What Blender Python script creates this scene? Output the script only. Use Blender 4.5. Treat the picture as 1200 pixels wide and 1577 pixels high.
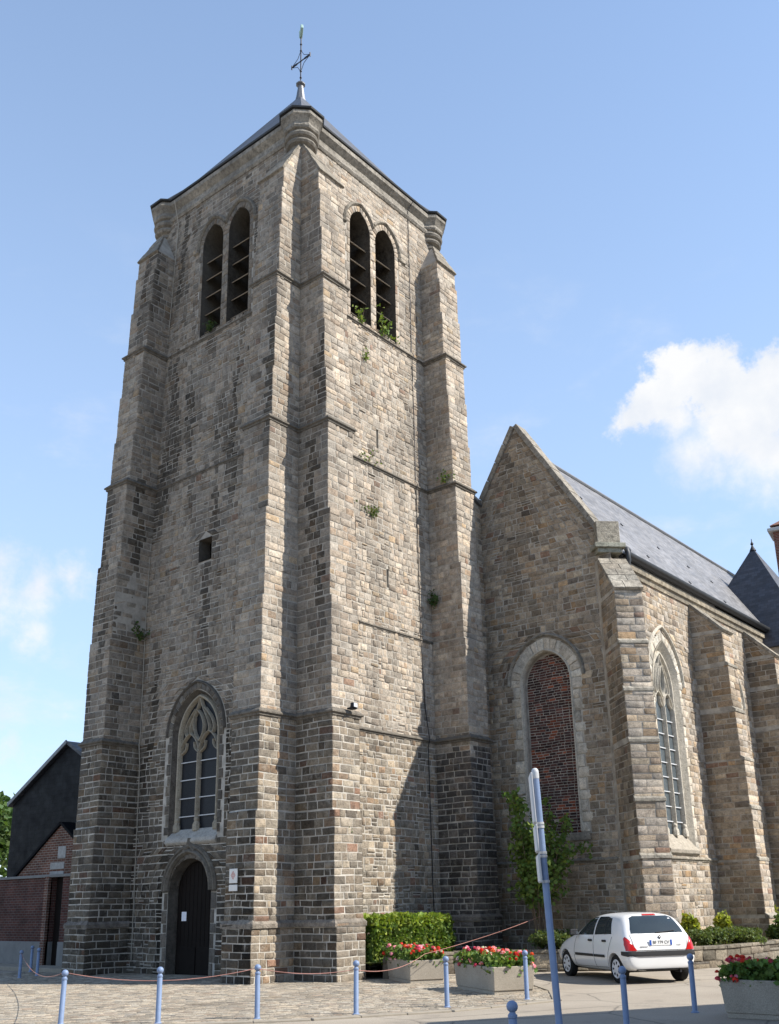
import bpy, bmesh, math, random
from mathutils import Vector, Matrix, noise
from mathutils.geometry import tessellate_polygon
from mathutils.bvhtree import BVHTree

for o in list(bpy.data.objects):
    bpy.data.objects.remove(o)
scene = bpy.context.scene
COL = scene.collection
R = math.radians

# ------------------------------------------------------------------ camera
CAM = Vector((-17.2075, -17.1884, 1.65))
YAW, PITCH, ROLL, FPX, PY = 0.883433, 0.300138, -0.019296, 1523.42, 131.78
_fw = Vector((math.sin(YAW)*math.cos(PITCH), math.cos(YAW)*math.cos(PITCH), math.sin(PITCH)))
_rt = Vector((math.cos(YAW), -math.sin(YAW), 0))
_up = _rt.cross(_fw)
_r2 = _rt*math.cos(ROLL) + _up*math.sin(ROLL)
_u2 = _up*math.cos(ROLL) - _rt*math.sin(ROLL)
cd = bpy.data.cameras.new('camera')
cam = bpy.data.objects.new('camera', cd)
COL.objects.link(cam)
M = Matrix.Identity(4)
for i in range(3):
    M[i][0], M[i][1], M[i][2], M[i][3] = _r2[i], _u2[i], -_fw[i], CAM[i]
cam.matrix_world = M
cd.sensor_fit = 'HORIZONTAL'
cd.sensor_width = 36
cd.lens = FPX/1200*36
cd.shift_y = PY/1200
cd.clip_end = 3000
scene.camera = cam

# ------------------------------------------------------------------ sky, sun, exposure
SUN_EL = R(43)
_az = math.atan2(0.47, -1.0)            # compass direction of the sun, from north towards east
SUND = Vector((math.sin(_az)*math.cos(SUN_EL), math.cos(_az)*math.cos(SUN_EL), math.sin(SUN_EL)))
SKY_STRENGTH, SUN_STRENGTH, EXPOSURE = 0.15, 5.0, 0.75
world = bpy.data.worlds.new('World')
scene.world = world
world.use_nodes = True
wt = world.node_tree
wt.nodes.clear()
def wn(t, **k):
    n = wt.nodes.new(t)
    for a, b in k.items():
        setattr(n, a, b)
    return n
sky = wn('ShaderNodeTexSky', sky_type='NISHITA', sun_disc=False, sun_elevation=SUN_EL, sun_rotation=_az)
sky.altitude = 50; sky.air_density = 1.0; sky.dust_density = 0.15; sky.ozone_density = 2.0
geo = wn('ShaderNodeTexCoord')
def wmath(op, a, b=None, c=None, clamp=False):
    n = wn('ShaderNodeMath', operation=op, use_clamp=clamp)
    for i, v in enumerate((a, b, c)):
        if v is None: continue
        if isinstance(v, (int, float)): n.inputs[i].default_value = v
        else: wt.links.new(v, n.inputs[i])
    return n.outputs[0]
def wnoise(scale, detail, rough, stretch=(1, 1, 1)):
    m = wn('ShaderNodeMapping'); m.inputs['Scale'].default_value = stretch
    wt.links.new(geo.outputs['Generated'], m.inputs['Vector'])
    n = wn('ShaderNodeTexNoise'); n.inputs['Scale'].default_value = scale
    n.inputs['Detail'].default_value = detail; n.inputs['Roughness'].default_value = rough
    wt.links.new(m.outputs[0], n.inputs['Vector'])
    return n.outputs['Fac']
def skydir(px, py):
    d = _fw + _r2*((px-600)/FPX) - _u2*((py-788.5-PY)/FPX)
    return d.normalized()
puff = wnoise(17, 10, 0.66)
wisp = wnoise(7, 7, 0.62, (1, 1, 2.2))
# one drifting cumulus and scattered thin cloud all round the sky
mask = None
for px, py, r, soft in ((1003, 615, 58, 26), (968, 640, 42, 30), (1050, 580, 62, 24), (1110, 590, 78, 26), (1185, 600, 88, 26), (1300, 590, 120, 30), (1120, 655, 95, 70), (1040, 645, 66, 60), (1080, 690, 90, 95), (1190, 690, 110, 95), (110, 888, 52, 60), (60, 900, 60, 70), (-40, 900, 90, 80), (60, 985, 40, 75), (10, 1165, 45, 70)):
    c = skydir(px, py)
    dn = wn('ShaderNodeVectorMath', operation='DISTANCE')
    wt.links.new(geo.outputs['Generated'], dn.inputs[0]); dn.inputs[1].default_value = c
    rr, ss = r/FPX*0.93, soft/FPX
    # edge = (r - dist + (puff-.5)*amp)/soft
    e = wmath('SUBTRACT', rr, dn.outputs['Value'])
    e = wmath('MULTIPLY_ADD', wmath('SUBTRACT', puff, 0.5), 0.10, e)
    e = wmath('DIVIDE', e, ss, clamp=True)
    mask = e if mask is None else wmath('MAXIMUM', mask, e)
sm = wn('ShaderNodeMapRange', interpolation_type='SMOOTHSTEP'); wt.links.new(mask, sm.inputs[0])
sm.inputs[4].default_value = 0.96
sep = wn('ShaderNodeSeparateXYZ'); wt.links.new(geo.outputs['Generated'], sep.inputs[0])
thin = wn('ShaderNodeMapRange', interpolation_type='SMOOTHSTEP'); wt.links.new(wisp, thin.inputs[0])
thin.inputs[1].default_value = 0.50; thin.inputs[2].default_value = 0.78; thin.inputs[4].default_value = 0.7
low = wn('ShaderNodeMapRange'); wt.links.new(sep.outputs['Z'], low.inputs[0])
low.inputs[1].default_value = 0.62; low.inputs[2].default_value = 0.22
thinm = wmath('MULTIPLY', thin.outputs[0], low.outputs[0])
cm = wmath('MAXIMUM', sm.outputs[0], thinm)
bg1 = wn('ShaderNodeBackground'); bg1.inputs['Strength'].default_value = SKY_STRENGTH
hz = wn('ShaderNodeMapRange', interpolation_type='SMOOTHSTEP'); wt.links.new(sep.outputs['Z'], hz.inputs[0])
hz.inputs[1].default_value = 1.0; hz.inputs[2].default_value = 0.02; hz.inputs[3].default_value = 0.14; hz.inputs[4].default_value = 0.70
hm = wn('ShaderNodeMix', data_type='RGBA'); wt.links.new(hz.outputs[0], hm.inputs[0]); wt.links.new(sky.outputs[0], hm.inputs[6]); hm.inputs[7].default_value = (2.5, 3.35, 4.7, 1)
wt.links.new(hm.outputs[2], bg1.inputs['Color'])
bg2 = wn('ShaderNodeBackground'); bg2.inputs['Strength'].default_value = 0.60
cc = wn('ShaderNodeValToRGB'); cc.color_ramp.elements[0].position = .35; cc.color_ramp.elements[0].color = (.80, .85, .93, 1); cc.color_ramp.elements[1].position = .6; cc.color_ramp.elements[1].color = (1, 1, 1, 1)
wt.links.new(wnoise(9, 6, .6), cc.inputs[0]); wt.links.new(cc.outputs[0], bg2.inputs['Color'])
mx = wn('ShaderNodeMixShader'); wo = wn('ShaderNodeOutputWorld')
wt.links.new(cm, mx.inputs[0]); wt.links.new(bg1.outputs[0], mx.inputs[1]); wt.links.new(bg2.outputs[0], mx.inputs[2])
wt.links.new(mx.outputs[0], wo.inputs[0])

sl = bpy.data.lights.new('sun', 'SUN'); sl.energy = SUN_STRENGTH; sl.angle = R(0.53); sl.color = (1.0, 0.94, 0.85)
so = bpy.data.objects.new('sun', sl); COL.objects.link(so)
so.location = (10, -30, 40)
so.rotation_euler = (-SUND).to_track_quat('-Z', 'Y').to_euler()
scene.view_settings.view_transform = 'Standard'
scene.view_settings.look = 'None'
scene.view_settings.exposure = EXPOSURE
scene.view_settings.gamma = 1
scene.view_settings.use_curve_mapping = False

# ------------------------------------------------------------------ helpers
def project(p):
    d = Vector(p) - CAM
    z = d.dot(_fw)
    return (600 + FPX*d.dot(_r2)/z, 788.5 + PY - FPX*d.dot(_u2)/z, z)

class MB:
    """collects geometry; build() links it as one mesh object"""
    def __init__(s):
        s.v, s.f, s.c, s.mi = [], [], [], []
    def add(s, vs, fs, col=None, mi=0):
        b = len(s.v)
        s.v += [tuple(p) for p in vs]
        s.f += [tuple(i+b for i in f) for f in fs]
        s.c += [col or (1, 1, 1)]*len(vs)
        s.mi += [mi]*len(fs)
        return s
    def box(s, c, size, rz=0, col=None, taper=1.0):
        x, y, z = size[0]/2, size[1]/2, size[2]/2
        vs = []
        for sx, sy, sz in ((-1,-1,-1),(1,-1,-1),(1,1,-1),(-1,1,-1),(-1,-1,1),(1,-1,1),(1,1,1),(-1,1,1)):
            t = taper if sz > 0 else 1
            p = Vector((sx*x*t, sy*y*t, sz*z)); p.rotate(Matrix.Rotation(rz, 3, 'Z')); vs.append(p+Vector(c))
        return s.add(vs, [(0,3,2,1),(4,5,6,7),(0,1,5,4),(1,2,6,5),(2,3,7,6),(3,0,4,7)], col)
    def obox(s, O, U, V, W, u, v, w, col=None):
        O, U, V, W = map(Vector, (O, U, V, W))
        vs = [O+U*u[i]+V*v[j]+W*w[k] for k in (0,1) for j, i in ((0,0),(0,1),(1,1),(1,0))]
        fs = [(0,3,2,1),(4,5,6,7),(0,1,5,4),(1,2,6,5),(2,3,7,6),(3,0,4,7)]
        if U.cross(V).dot(W) < 0: fs = [f[::-1] for f in fs]
        return s.add(vs, fs, col)
    def lathe(s, prof, n=16, c=(0,0,0), col=None, rot=0, M=None):
        vs, fs = [], []
        for r, z in prof:
            for k in range(n):
                a = rot + 2*math.pi*k/n
                p = Vector((r*math.cos(a), r*math.sin(a), z))
                if M is not None: p = M @ p
                vs.append(p+Vector(c))
        for i in range(len(prof)-1):
            for k in range(n):
                k2 = (k+1) % n
                fs.append((i*n+k, i*n+k2, (i+1)*n+k2, (i+1)*n+k))
        fs.append(tuple(range(n))[::-1]); fs.append(tuple((len(prof)-1)*n+k for k in range(n)))
        return s.add(vs, fs, col)
    def tube(s, pts, r, n=6, col=None):
        pts = [Vector(p) for p in pts]
        rs = r if isinstance(r, (list, tuple)) else [r]*len(pts)
        vs, fs = [], []
        prev = None
        for i, p in enumerate(pts):
            t = (pts[min(i+1, len(pts)-1)] - pts[max(i-1, 0)]).normalized()
            a = prev if prev is not None else (Vector((0,0,1)) if abs(t.z) < .9 else Vector((1,0,0)))
            x = (a - t*a.dot(t))
            if x.length < 1e-6: x = t.orthogonal()
            x.normalize(); prev = x; y = t.cross(x)
            for k in range(n):
                q = 2*math.pi*k/n
                vs.append(p + (x*math.cos(q)+y*math.sin(q))*rs[i])
        for i in range(len(pts)-1):
            for k in range(n):
                k2 = (k+1) % n
                fs.append((i*n+k, i*n+k2, (i+1)*n+k2, (i+1)*n+k))
        fs.append(tuple(range(n))[::-1]); fs.append(tuple((len(pts)-1)*n+k for k in range(n)))
        return s.add(vs, fs, col)
    def prism(s, poly, W, w0, w1, f=None, col=None):
        """poly: 3D points (planar); extruded along W from w0 to w1"""
        W = Vector(W); poly = [Vector(p) for p in poly]; n = len(poly)
        nor = Vector()
        for i in range(n): nor += poly[i].cross(poly[(i+1) % n])
        if nor.dot(W)*(w1-w0) < 0: poly = poly[::-1]
        vs = [p+W*w0 for p in poly]+[p+W*w1 for p in poly]
        fs = [tuple(range(n))[::-1], tuple(range(n, 2*n))]+[(i, (i+1) % n, n+(i+1) % n, n+i) for i in range(n)]
        return s.add(vs, fs, col)
    def sheet(s, O, U, V, outer, holes=(), col=None, flip=False):
        O, U, V = map(Vector, (O, U, V))
        polys = [outer]+list(holes)
        tris = tessellate_polygon([[Vector((a, b, 0)) for a, b in p] for p in polys])
        flat = [q for p in polys for q in p]
        vs = [O+U*a+V*b for a, b in flat]
        fs = []
        for t in tris:
            a, b, c = (Vector(flat[i]+(0,)) if isinstance(flat[i], tuple) else Vector((flat[i][0], flat[i][1], 0)) for i in t)
            if ((b-a).cross(c-a)).z < 0: t = t[::-1]
            fs.append(tuple(t[::-1]) if flip else tuple(t))
        return s.add(vs, fs, col)
    def strip(s, loop0, loop1, closed=True, col=None):
        n = len(loop0)
        vs = list(loop0)+list(loop1)
        m = n if closed else n-1
        return s.add(vs, [(i, (i+1) % n, n+(i+1) % n, n+i) for i in range(m)], col)
    def ball(s, c, r, n=12, m=8, sc=(1,1,1), col=None):
        prof = [(max(1e-4, math.sin(math.pi*i/m))*r, -math.cos(math.pi*i/m)*r) for i in range(m+1)]
        return s.lathe(prof, n, c, col, M=Matrix.Diagonal(sc))
    def mesh(s, name, mats=None, smooth=None, tint=False):
        me = bpy.data.meshes.new(name)
        me.from_pydata(s.v, [], s.f)
        if tint:
            at = me.color_attributes.new('tint', 'FLOAT_COLOR', 'POINT')
            flat = []
            for c in s.c: flat += (c[0], c[1], c[2], 1.0)
            at.data.foreach_set('color', flat)
        if smooth is not None:
            me.polygons.foreach_set('use_smooth', [True]*len(me.polygons))
            me.update()
            if smooth < 180: me.set_sharp_from_angle(angle=R(smooth))
        for m in (mats if isinstance(mats, (list, tuple)) else [mats]):
            if m is not None: me.materials.append(m)
        if any(s.mi): me.polygons.foreach_set('material_index', s.mi)
        me.update()
        return me
    def build(s, name, mat, parent=None, smooth=None, bevel=0, tint=False, seg=2, world_space=True):
        return mkobj(name, s.mesh(name, mat, smooth, tint), parent, bevel, seg, world_space)

def mkobj(name, me, parent=None, bevel=0, seg=2, world_space=True):
    o = bpy.data.objects.new(name, me)
    COL.objects.link(o)
    if parent is not None:
        o.parent = parent
        if world_space and parent.type == 'EMPTY' and parent.get('_w', 1):
            o.matrix_parent_inverse = Matrix.Translation(-Vector(parent.location))
    if bevel:
        b = o.modifiers.new('bevel', 'BEVEL'); b.width = bevel; b.segments = seg; b.limit_method = 'ANGLE'; b.angle_limit = R(35)
    return o
def tag(o, label=None, cat=None, group=None, kind=None):
    if label: o['label'] = label
    if cat: o['category'] = cat
    if group: o['group'] = group
    if kind: o['kind'] = kind
    return o
def thing(name, loc, label, cat, group=None, rz=0):
    o = bpy.data.objects.new(name, None); COL.objects.link(o)
    o.location = loc; o.rotation_euler = (0, 0, rz); o.empty_display_size = .2
    return tag(o, label, cat, group)
def copy_tree(o, parent=None):
    c = o.copy(); COL.objects.link(c)
    if parent is not None:
        c.parent = parent; c.matrix_parent_inverse = o.matrix_parent_inverse.copy()
    for ch in list(o.children): copy_tree(ch, c)
    return c

# ------------------------------------------------------------------ materials
class NT:
    def __init__(s, name):
        s.m = bpy.data.materials.new(name); s.m.use_nodes = True
        s.t = s.m.node_tree; s.b = s.t.nodes['Principled BSDF']
        s.tc = None
    def n(s, t, **k):
        x = s.t.nodes.new(t)
        for a, b in k.items(): setattr(x, a, b)
        return x
    def l(s, a, b): s.t.links.new(a, b)
    def coord(s, scale=(1,1,1)):
        if s.tc is None: s.tc = s.n('ShaderNodeTexCoord')
        m = s.n('ShaderNodeMapping'); m.inputs['Scale'].default_value = scale
        s.l(s.tc.outputs['Object'], m.inputs['Vector']); return m.outputs[0]
    def noise(s, scale, detail=4, rough=.55, stretch=(1,1,1)):
        x = s.n('ShaderNodeTexNoise'); x.inputs['Scale'].default_value = scale
        x.inputs['Detail'].default_value = detail; x.inputs['Roughness'].default_value = rough
        s.l(s.coord(stretch), x.inputs['Vector']); return x.outputs['Fac']
    def ramp(s, fac, stops):
        x = s.n('ShaderNodeValToRGB'); e = x.color_ramp.elements
        while len(e) < len(stops): e.new(.5)
        for i, (p, c) in enumerate(stops):
            e[i].position = p; e[i].color = (*(c if isinstance(c, (tuple, list)) else (c,)*3), 1)
        s.l(fac, x.inputs[0]); return x.outputs['Color']
    def mix(s, a, b, fac, mode='MIX'):
        x = s.n('ShaderNodeMix', data_type='RGBA', blend_type=mode)
        for sock, v in ((x.inputs[0], fac), (x.inputs[6], a), (x.inputs[7], b)):
            if isinstance(v, (int, float)): sock.default_value = v
            elif isinstance(v, (tuple, list)): sock.default_value = (*v, 1)
            else: s.l(v, sock)
        return x.outputs[2]
    def out(s, col, rough=.9, bump=None, strength=.4, dist=.01, spec=.25, metal=0):
        if isinstance(col, (tuple, list)): s.b.inputs['Base Color'].default_value = (*col, 1)
        else: s.l(col, s.b.inputs['Base Color'])
        if isinstance(rough, (int, float)): s.b.inputs['Roughness'].default_value = rough
        else: s.l(rough, s.b.inputs['Roughness'])
        s.b.inputs['Specular IOR Level'].default_value = spec
        s.b.inputs['Metallic'].default_value = metal
        if bump is not None:
            x = s.n('ShaderNodeBump'); x.inputs['Strength'].default_value = strength; x.inputs['Distance'].default_value = dist
            s.l(bump, x.inputs['Height']); s.l(x.outputs[0], s.b.inputs['Normal'])
        return s.m

def mat_plain(name, col, rough=.7, var=.25, scale=6, spec=.3, metal=0, bump=.15, detail=5):
    t = NT(name)
    n = t.noise(scale, detail)
    c = t.mix(tuple(x*(1-var) for x in col), tuple(min(1, x*(1+var)) for x in col), n)
    return t.out(c, rough, t.noise(scale*6, 4) if bump else None, bump, .01, spec, metal)

def mat_stone(name, streak=.55, grime=(.10, .093, .085), amount=(.52, .72), mottled=.5, pits=.5, smear=0, lime=(.40, .365, .305)):
    """dressed stone: each stone has its own tint; mottling, pits and weather stains come from the material"""
    t = NT(name)
    a = t.n('ShaderNodeAttribute', attribute_name='tint')
    mot = t.ramp(t.noise(7, 8, .72), [(.30, 1-mottled*.95), (.5, 1.0), (.72, 1+mottled*.8)])
    c = t.mix(a.outputs['Color'], mot, 1.0, 'MULTIPLY')
    grain = t.noise(34, 5, .7)
    c = t.mix(c, t.ramp(grain, [(.33, 1-pits), (.46, 1.0), (.7, 1.12)]), 1.0, 'MULTIPLY')
    if smear:
        c = t.mix(c, lime, t.ramp(t.noise(3.3, 9, .74), [(.53, 0.0), (.66, smear)]))
    st = t.noise(1.1, 6, .62, (1, 1, .22))
    big = t.noise(.42, 3, .5)
    f = t.n('ShaderNodeMath', operation='MULTIPLY_ADD'); t.l(big, f.inputs[0]); f.inputs[1].default_value = .55
    h = t.n('ShaderNodeMath', operation='MULTIPLY'); t.l(st, h.inputs[0]); h.inputs[1].default_value = .62
    t.l(h.outputs[0], f.inputs[2])
    c = t.mix(c, grime, t.ramp(f.outputs[0], [(amount[0], 0.0), (amount[1], streak)]))
    bn = t.n('ShaderNodeMath', operation='ADD'); t.l(grain, bn.inputs[0]); t.l(t.noise(11, 4, .6), bn.inputs[1])
    return t.out(c, .94, bn.outputs[0], .8, .03, .12)

def mat_mortar(name, col, dark=.45, upper=None):
    t = NT(name)
    n = t.noise(3, 6, .65)
    c = t.ramp(n, [(.3, tuple(x*dark for x in col)), (.62, col)])
    if upper:      # only the lower stage has been repointed in pale lime
        sp = t.n('ShaderNodeSeparateXYZ'); t.l(t.coord(), sp.inputs[0])
        ad = t.n('ShaderNodeMath', operation='MULTIPLY_ADD'); t.l(t.noise(.7, 4, .6), ad.inputs[0]); ad.inputs[1].default_value = 9; t.l(sp.outputs['Z'], ad.inputs[2])
        mr = t.n('ShaderNodeMapRange'); t.l(ad.outputs[0], mr.inputs[0]); mr.inputs[1].default_value = 9.0; mr.inputs[2].default_value = 13.5
        c = t.mix(c, t.ramp(n, [(.3, tuple(x*.6 for x in upper)), (.62, upper)]), mr.outputs[0])
    return t.out(c, .95, t.noise(40, 4), .5, .01, .1)

MT = {}
MT['stone'] = mat_stone('tower_stone', .6, (.10, .09, .08), (.57, .75), smear=.42)
MT['stone_nave'] = mat_stone('nave_stone', .45, (.13, .11, .09), (.58, .78), smear=.22)
MT['mortar'] = mat_mortar('lime_mortar', (.52, .485, .425), .45, (.40, .368, .318))
MT['mortar_nave'] = mat_mortar('nave_mortar', (.45, .41, .35), .5)
MT['trim'] = mat_stone('trim_stone', .6, (.12, .11, .095), (.48, .70), .7)
MT['pale'] = mat_stone('pale_limestone', .30, (.22, .20, .17), (.58, .8), .3)
MT['dark_void'] = mat_plain('painted_interior_shade', (.006, .0055, .005), .95, .2, 2, 0, 0, 0)  # near-black colour stands in for the lack of light inside
MT['louvre'] = mat_plain('weathered_louvre_wood', (.24, .20, .155), .85, .35, 9, .15)
# ------------------------------------------------------------------ masonry
def arch_half(w, h, dz):
    """half width of an arch of half span w and rise h at height dz above the springing"""
    if dz <= 0: return w
    if dz >= h: return None
    r = (w*w+h*h)/(2*w)
    return w - r + math.sqrt(max(0, r*r-dz*dz))
def arch_pts(c, w, zs, h, n=9):
    """points of the arch from right springing over the apex to the left springing"""
    r = (w*w+h*h)/(2*w); pts = []
    amax = math.asin(min(1, h/r)) if h <= r else math.pi/2
    if h/r > 0.9999: amax = math.pi/2
    for i in range(n+1):
        a = amax*i/n; pts.append((c + w-r+r*math.cos(a), zs+r*math.sin(a)))
    left = [(2*c-x, z) for x, z in pts[:-1]][::-1]
    return pts+left
def opening_poly(c, w, z0, zs, h, n=9):
    return [(c-w, z0), (c+w, z0)] + arch_pts(c, w, zs, h, n)
class Op:
    def __init__(s, c, w, z0, zs, h, ring=0.0):
        s.c, s.w, s.z0, s.zs, s.h, s.ring = c, w, z0, zs, h, ring
    def at(s, z):
        r = s.ring
        if z < s.z0: return None
        k = arch_half(s.w+r, s.h+r*1.05, z-s.zs)
        return None if k is None else (s.c-k, s.c+k)
    def poly(s, n=9): return opening_poly(s.c, s.w, s.z0, s.zs, s.h, n)
def wall_seg(L, Rr, ops=(), extL=0, extR=0):
    """allowed stretches of a course between z a and z b: (left bottom, left top, right bottom, right top)"""
    def fn(a, b):
        l0, l1 = (L(a), L(b)) if callable(L) else (L, L)
        r0, r1 = (Rr(a), Rr(b)) if callable(Rr) else (Rr, Rr)
        segs = [[l0-extL, l1-extL, r0+extR, r1+extR]]
        for o in ops:
            m = (a+b)/2
            A, B = o.at(max(a, o.z0) if b > o.z0+.08 else a), o.at(b)
            if A is None and o.at(m) is None: continue
            if A is None: A = o.at(m)
            if B is None: B = (o.c-.02, o.c+.02)
            new = []
            for s in segs:
                if A[1] < min(s[0], s[1]) or A[0] > max(s[2], s[3]): new.append(s); continue
                new.append([s[0], s[1], A[0], B[0]]); new.append([A[1], B[1], s[2], s[3]])
            segs = new
        return [s for s in segs if (s[2]-s[0]+s[3]-s[1])/2 > .05]
    return fn
def courses(z0, z1, h0, h1, rng):
    out, z = [], z0
    while z < z1-1e-6:
        h = rng.uniform(h0, h1)
        if z1-z-h < h0*.7: h = z1-z
        if h > h1*1.5: h = (z1-z)/2
        out.append((z, z+h)); z += h
    return out

class Masonry:
    """collects stones of one thing; the 300 that show largest become parts, the rest one part"""
    def __init__(s): s.q = []
    def stone(s, O, U, V, N, quad, tint, d, joint, parent, rnd=.03):
        s.q.append((O, U, V, N, quad, tint, d, joint, parent, rnd))
    def lay(s, O, U, N, crs, seg, l0, l1, rng, tint, parent, d=(.008, .022), joint=.011, jit=.006, split=0, rnd=.03, V=Vector((0, 0, 1))):
        O, U, N = Vector(O), Vector(U), Vector(N)
        for a, b in crs:
            for s0, s1, e0, e1 in seg(a, b):
                length = (e0-s0+e1-s1)/2
                cuts, x = [0.0], 0.0
                while True:
                    x += rng.uniform(l0, l1)*(1.0 if rng.random() > .16 else .55)
                    if x > length-l0*.6: break
                    cuts.append(x)
                cuts.append(length)
                for i in range(len(cuts)-1):
                    f0, f1 = cuts[i]/length, cuts[i+1]/length
                    j = lambda: rng.uniform(-jit, jit)
                    lb, lt = s0+(e0-s0)*f0, s1+(e1-s1)*f0
                    rb, rt = s0+(e0-s0)*f1, s1+(e1-s1)*f1
                    if i == 0: ja = jb = 0
                    else: ja, jb = j(), j()
                    if i == len(cuts)-2: jc = jd = 0
                    else: jc, jd = j(), j()
                    qs = [[(lb+ja, a+j()*.6), (rb+jc, a+j()*.6), (rt+jd, b+j()*.6), (lt+jb, b+j()*.6)]]
                    if split and rng.random() < split and b-a > .15:
                        m = a+(b-a)*rng.uniform(.4, .6); q = qs[0]
                        ml, mr = (q[0][0]+q[3][0])/2, (q[1][0]+q[2][0])/2
                        qs = [[q[0], q[1], (mr, m), (ml, m)], [(ml, m), (mr, m), q[2], q[3]]]
                    for q in qs:
                        cx = sum(p[0] for p in q)/4; cz = sum(p[1] for p in q)/4
                        s.stone(O, U, V, N, q, tint(O+U*cx+V*cz, rng), rng.uniform(*d), joint*rng.uniform(.6, 1.3), parent, rnd)
    def ring(s, O, U, N, c, w, zs, h, t, n, rng, tint, parent, d=.03, joint=.008, zlow=None, V=Vector((0, 0, 1))):
        """voussoirs round an arch, and jamb stones down to zlow"""
        O, U, N = Vector(O), Vector(U), Vector(N)
        ins, outs = arch_pts(c, w, zs, h, n), arch_pts(c, w+t, zs, h+t*1.05, n)
        k = len(ins)
        for i in range(k-1):
            q = [outs[i], outs[i+1], ins[i+1], ins[i]]
            s.stone(O, U, V, N, q, tint(O, rng), d*rng.uniform(.8, 1.2), joint, parent, .03)
        if zlow is not None:
            z, i = zlow, 0
            while z < zs-.05:
                hh = min(rng.uniform(.22, .36), zs-z)
                if zs-z-hh < .12: hh = zs-z
                for sg in (-1, 1):
                    tt = t*(1.0 if (i+(sg > 0)) % 2 else .68)
                    a, b = c+sg*w, c+sg*(w+tt)
                    q = [(min(a, b), z), (max(a, b), z), (max(a, b), z+hh), (min(a, b), z+hh)]
                    s.stone(O, U, V, N, q, tint(O, rng), d*rng.uniform(.8, 1.2), joint, parent, .03)
                z += hh; i += 1
    @staticmethod
    def geo(mb, st):
        O, U, V, N, q, tint, d, g, parent, rnd = st
        ar = sum(q[i][0]*q[(i+1) % 4][1]-q[(i+1) % 4][0]*q[i][1] for i in range(4))
        if ar < 0: q = q[::-1]
        cx = sum(p[0] for p in q)/4; cz = sum(p[1] for p in q)/4
        def inset(k):
            out = []
            for x, z in q:
                dx, dz = cx-x, cz-z
                out.append((x+math.copysign(min(abs(dx)*.8, k), dx), z+math.copysign(min(abs(dz)*.8, k), dz)))
            return out
        vs = []
        for k, dd in ((g, -.02), (g+.004, d*.5), (g+rnd, d)):
            for x, z in inset(k):
                p = O+U*x+V*z
                w = noise.noise_vector(p*.9)*.022+noise.noise_vector(p*3.1)*.009
                tl = (noise.noise(p*23.7)*.012 if dd == d else 0)*min(1, d/.012)
                if V.z > .5: p = p+V*w.z+U*(w.x*.6)
                vs.append(p+N*(dd+tl))
        fs = []
        rev = U.cross(V).dot(N) < 0
        for r in (0, 1):
            for i in range(4):
                f = (r*4+i, r*4+(i+1) % 4, r*4+4+(i+1) % 4, r*4+4+i)
                fs.append(f[::-1] if rev else f)
        fs.append((11, 10, 9, 8) if rev else (8, 9, 10, 11))
        mb.add(vs, fs, tint)
    def finish(s, owner, name, rest, mat, n=300, smooth=40):
        sc = []
        for i, st in enumerate(s.q):
            O, U, V, N, q = st[:5]
            c = O+U*(sum(p[0] for p in q)/4)+V*(sum(p[1] for p in q)/4)
            if N.dot(CAM-c) <= 0: continue
            ps = [project(O+U*x+V*z) for x, z in q]
            if any(p[2] <= 0 or not (4 < p[0] < 1196 and 4 < p[1] < 1573) for p in ps): continue
            ar = abs(sum(ps[k][0]*ps[(k+1) % 4][1]-ps[(k+1) % 4][0]*ps[k][1] for k in range(4)))/2
            w = min(abs(ps[1][0]-ps[0][0])+abs(ps[1][1]-ps[0][1]), abs(ps[3][1]-ps[0][1])+abs(ps[3][0]-ps[0][0]))
            sc.append((ar*min(1, w/6), i))
        sc.sort(reverse=True)
        top = {i for _, i in sc[:n]}
        rb = MB()
        for i, st in enumerate(s.q):
            if i in top:
                m = MB(); Masonry.geo(m, st)
                m.build(name, mat, st[8] or owner, smooth, tint=True)
            else: Masonry.geo(rb, st)
        o = rb.build(rest, mat, owner, smooth, tint=True)
        o['kind'] = 'stuff'
        return o

def pick(rng, table, var=.14):
    x = rng.random()*sum(t[0] for t in table)
    for w, c in table:
        x -= w
        if x <= 0: break
    k = 1+rng.uniform(-var, var)*(1.35 if table is PAL_UP else 1.9); h = rng.uniform(-.04, .04)
    return (c[0]*k*(1+h), c[1]*k, c[2]*k*(1-h))
PAL_UP = [(50, (0.403, 0.343, 0.276)), (24, (0.338, 0.289, 0.234)), (16, (0.459, 0.388, 0.304)), (5, (0.343, 0.264, 0.194)), (2.5, (0.423, 0.324, 0.219)), (0.75, (0.294, 0.202, 0.149)), (3.0, (0.242, 0.205, 0.166))]
PAL_LOW = [(42, (0.291, 0.247, 0.191)), (24, (0.234, 0.199, 0.156)), (18, (0.366, 0.306, 0.23)), (8, (0.262, 0.191, 0.132)), (3, (0.345, 0.251, 0.159)), (3, (0.24, 0.15, 0.106)), (10, (0.161, 0.135, 0.106))]
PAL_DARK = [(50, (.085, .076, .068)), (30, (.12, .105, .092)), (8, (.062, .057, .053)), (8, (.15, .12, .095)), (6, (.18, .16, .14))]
PAL_NAVE = [(46, (0.33, 0.267, 0.197)), (26, (0.276, 0.225, 0.169)), (12, (0.322, 0.24, 0.161)), (5, (0.348, 0.241, 0.144)), (2.5, (0.256, 0.163, 0.112)), (6, (0.19, 0.153, 0.119)), (12, (0.397, 0.322, 0.232))]
PAL_PALE = [(60, (0.557, 0.504, 0.417)), (30, (0.486, 0.439, 0.364)), (10, (0.393, 0.356, 0.296))]
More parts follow.
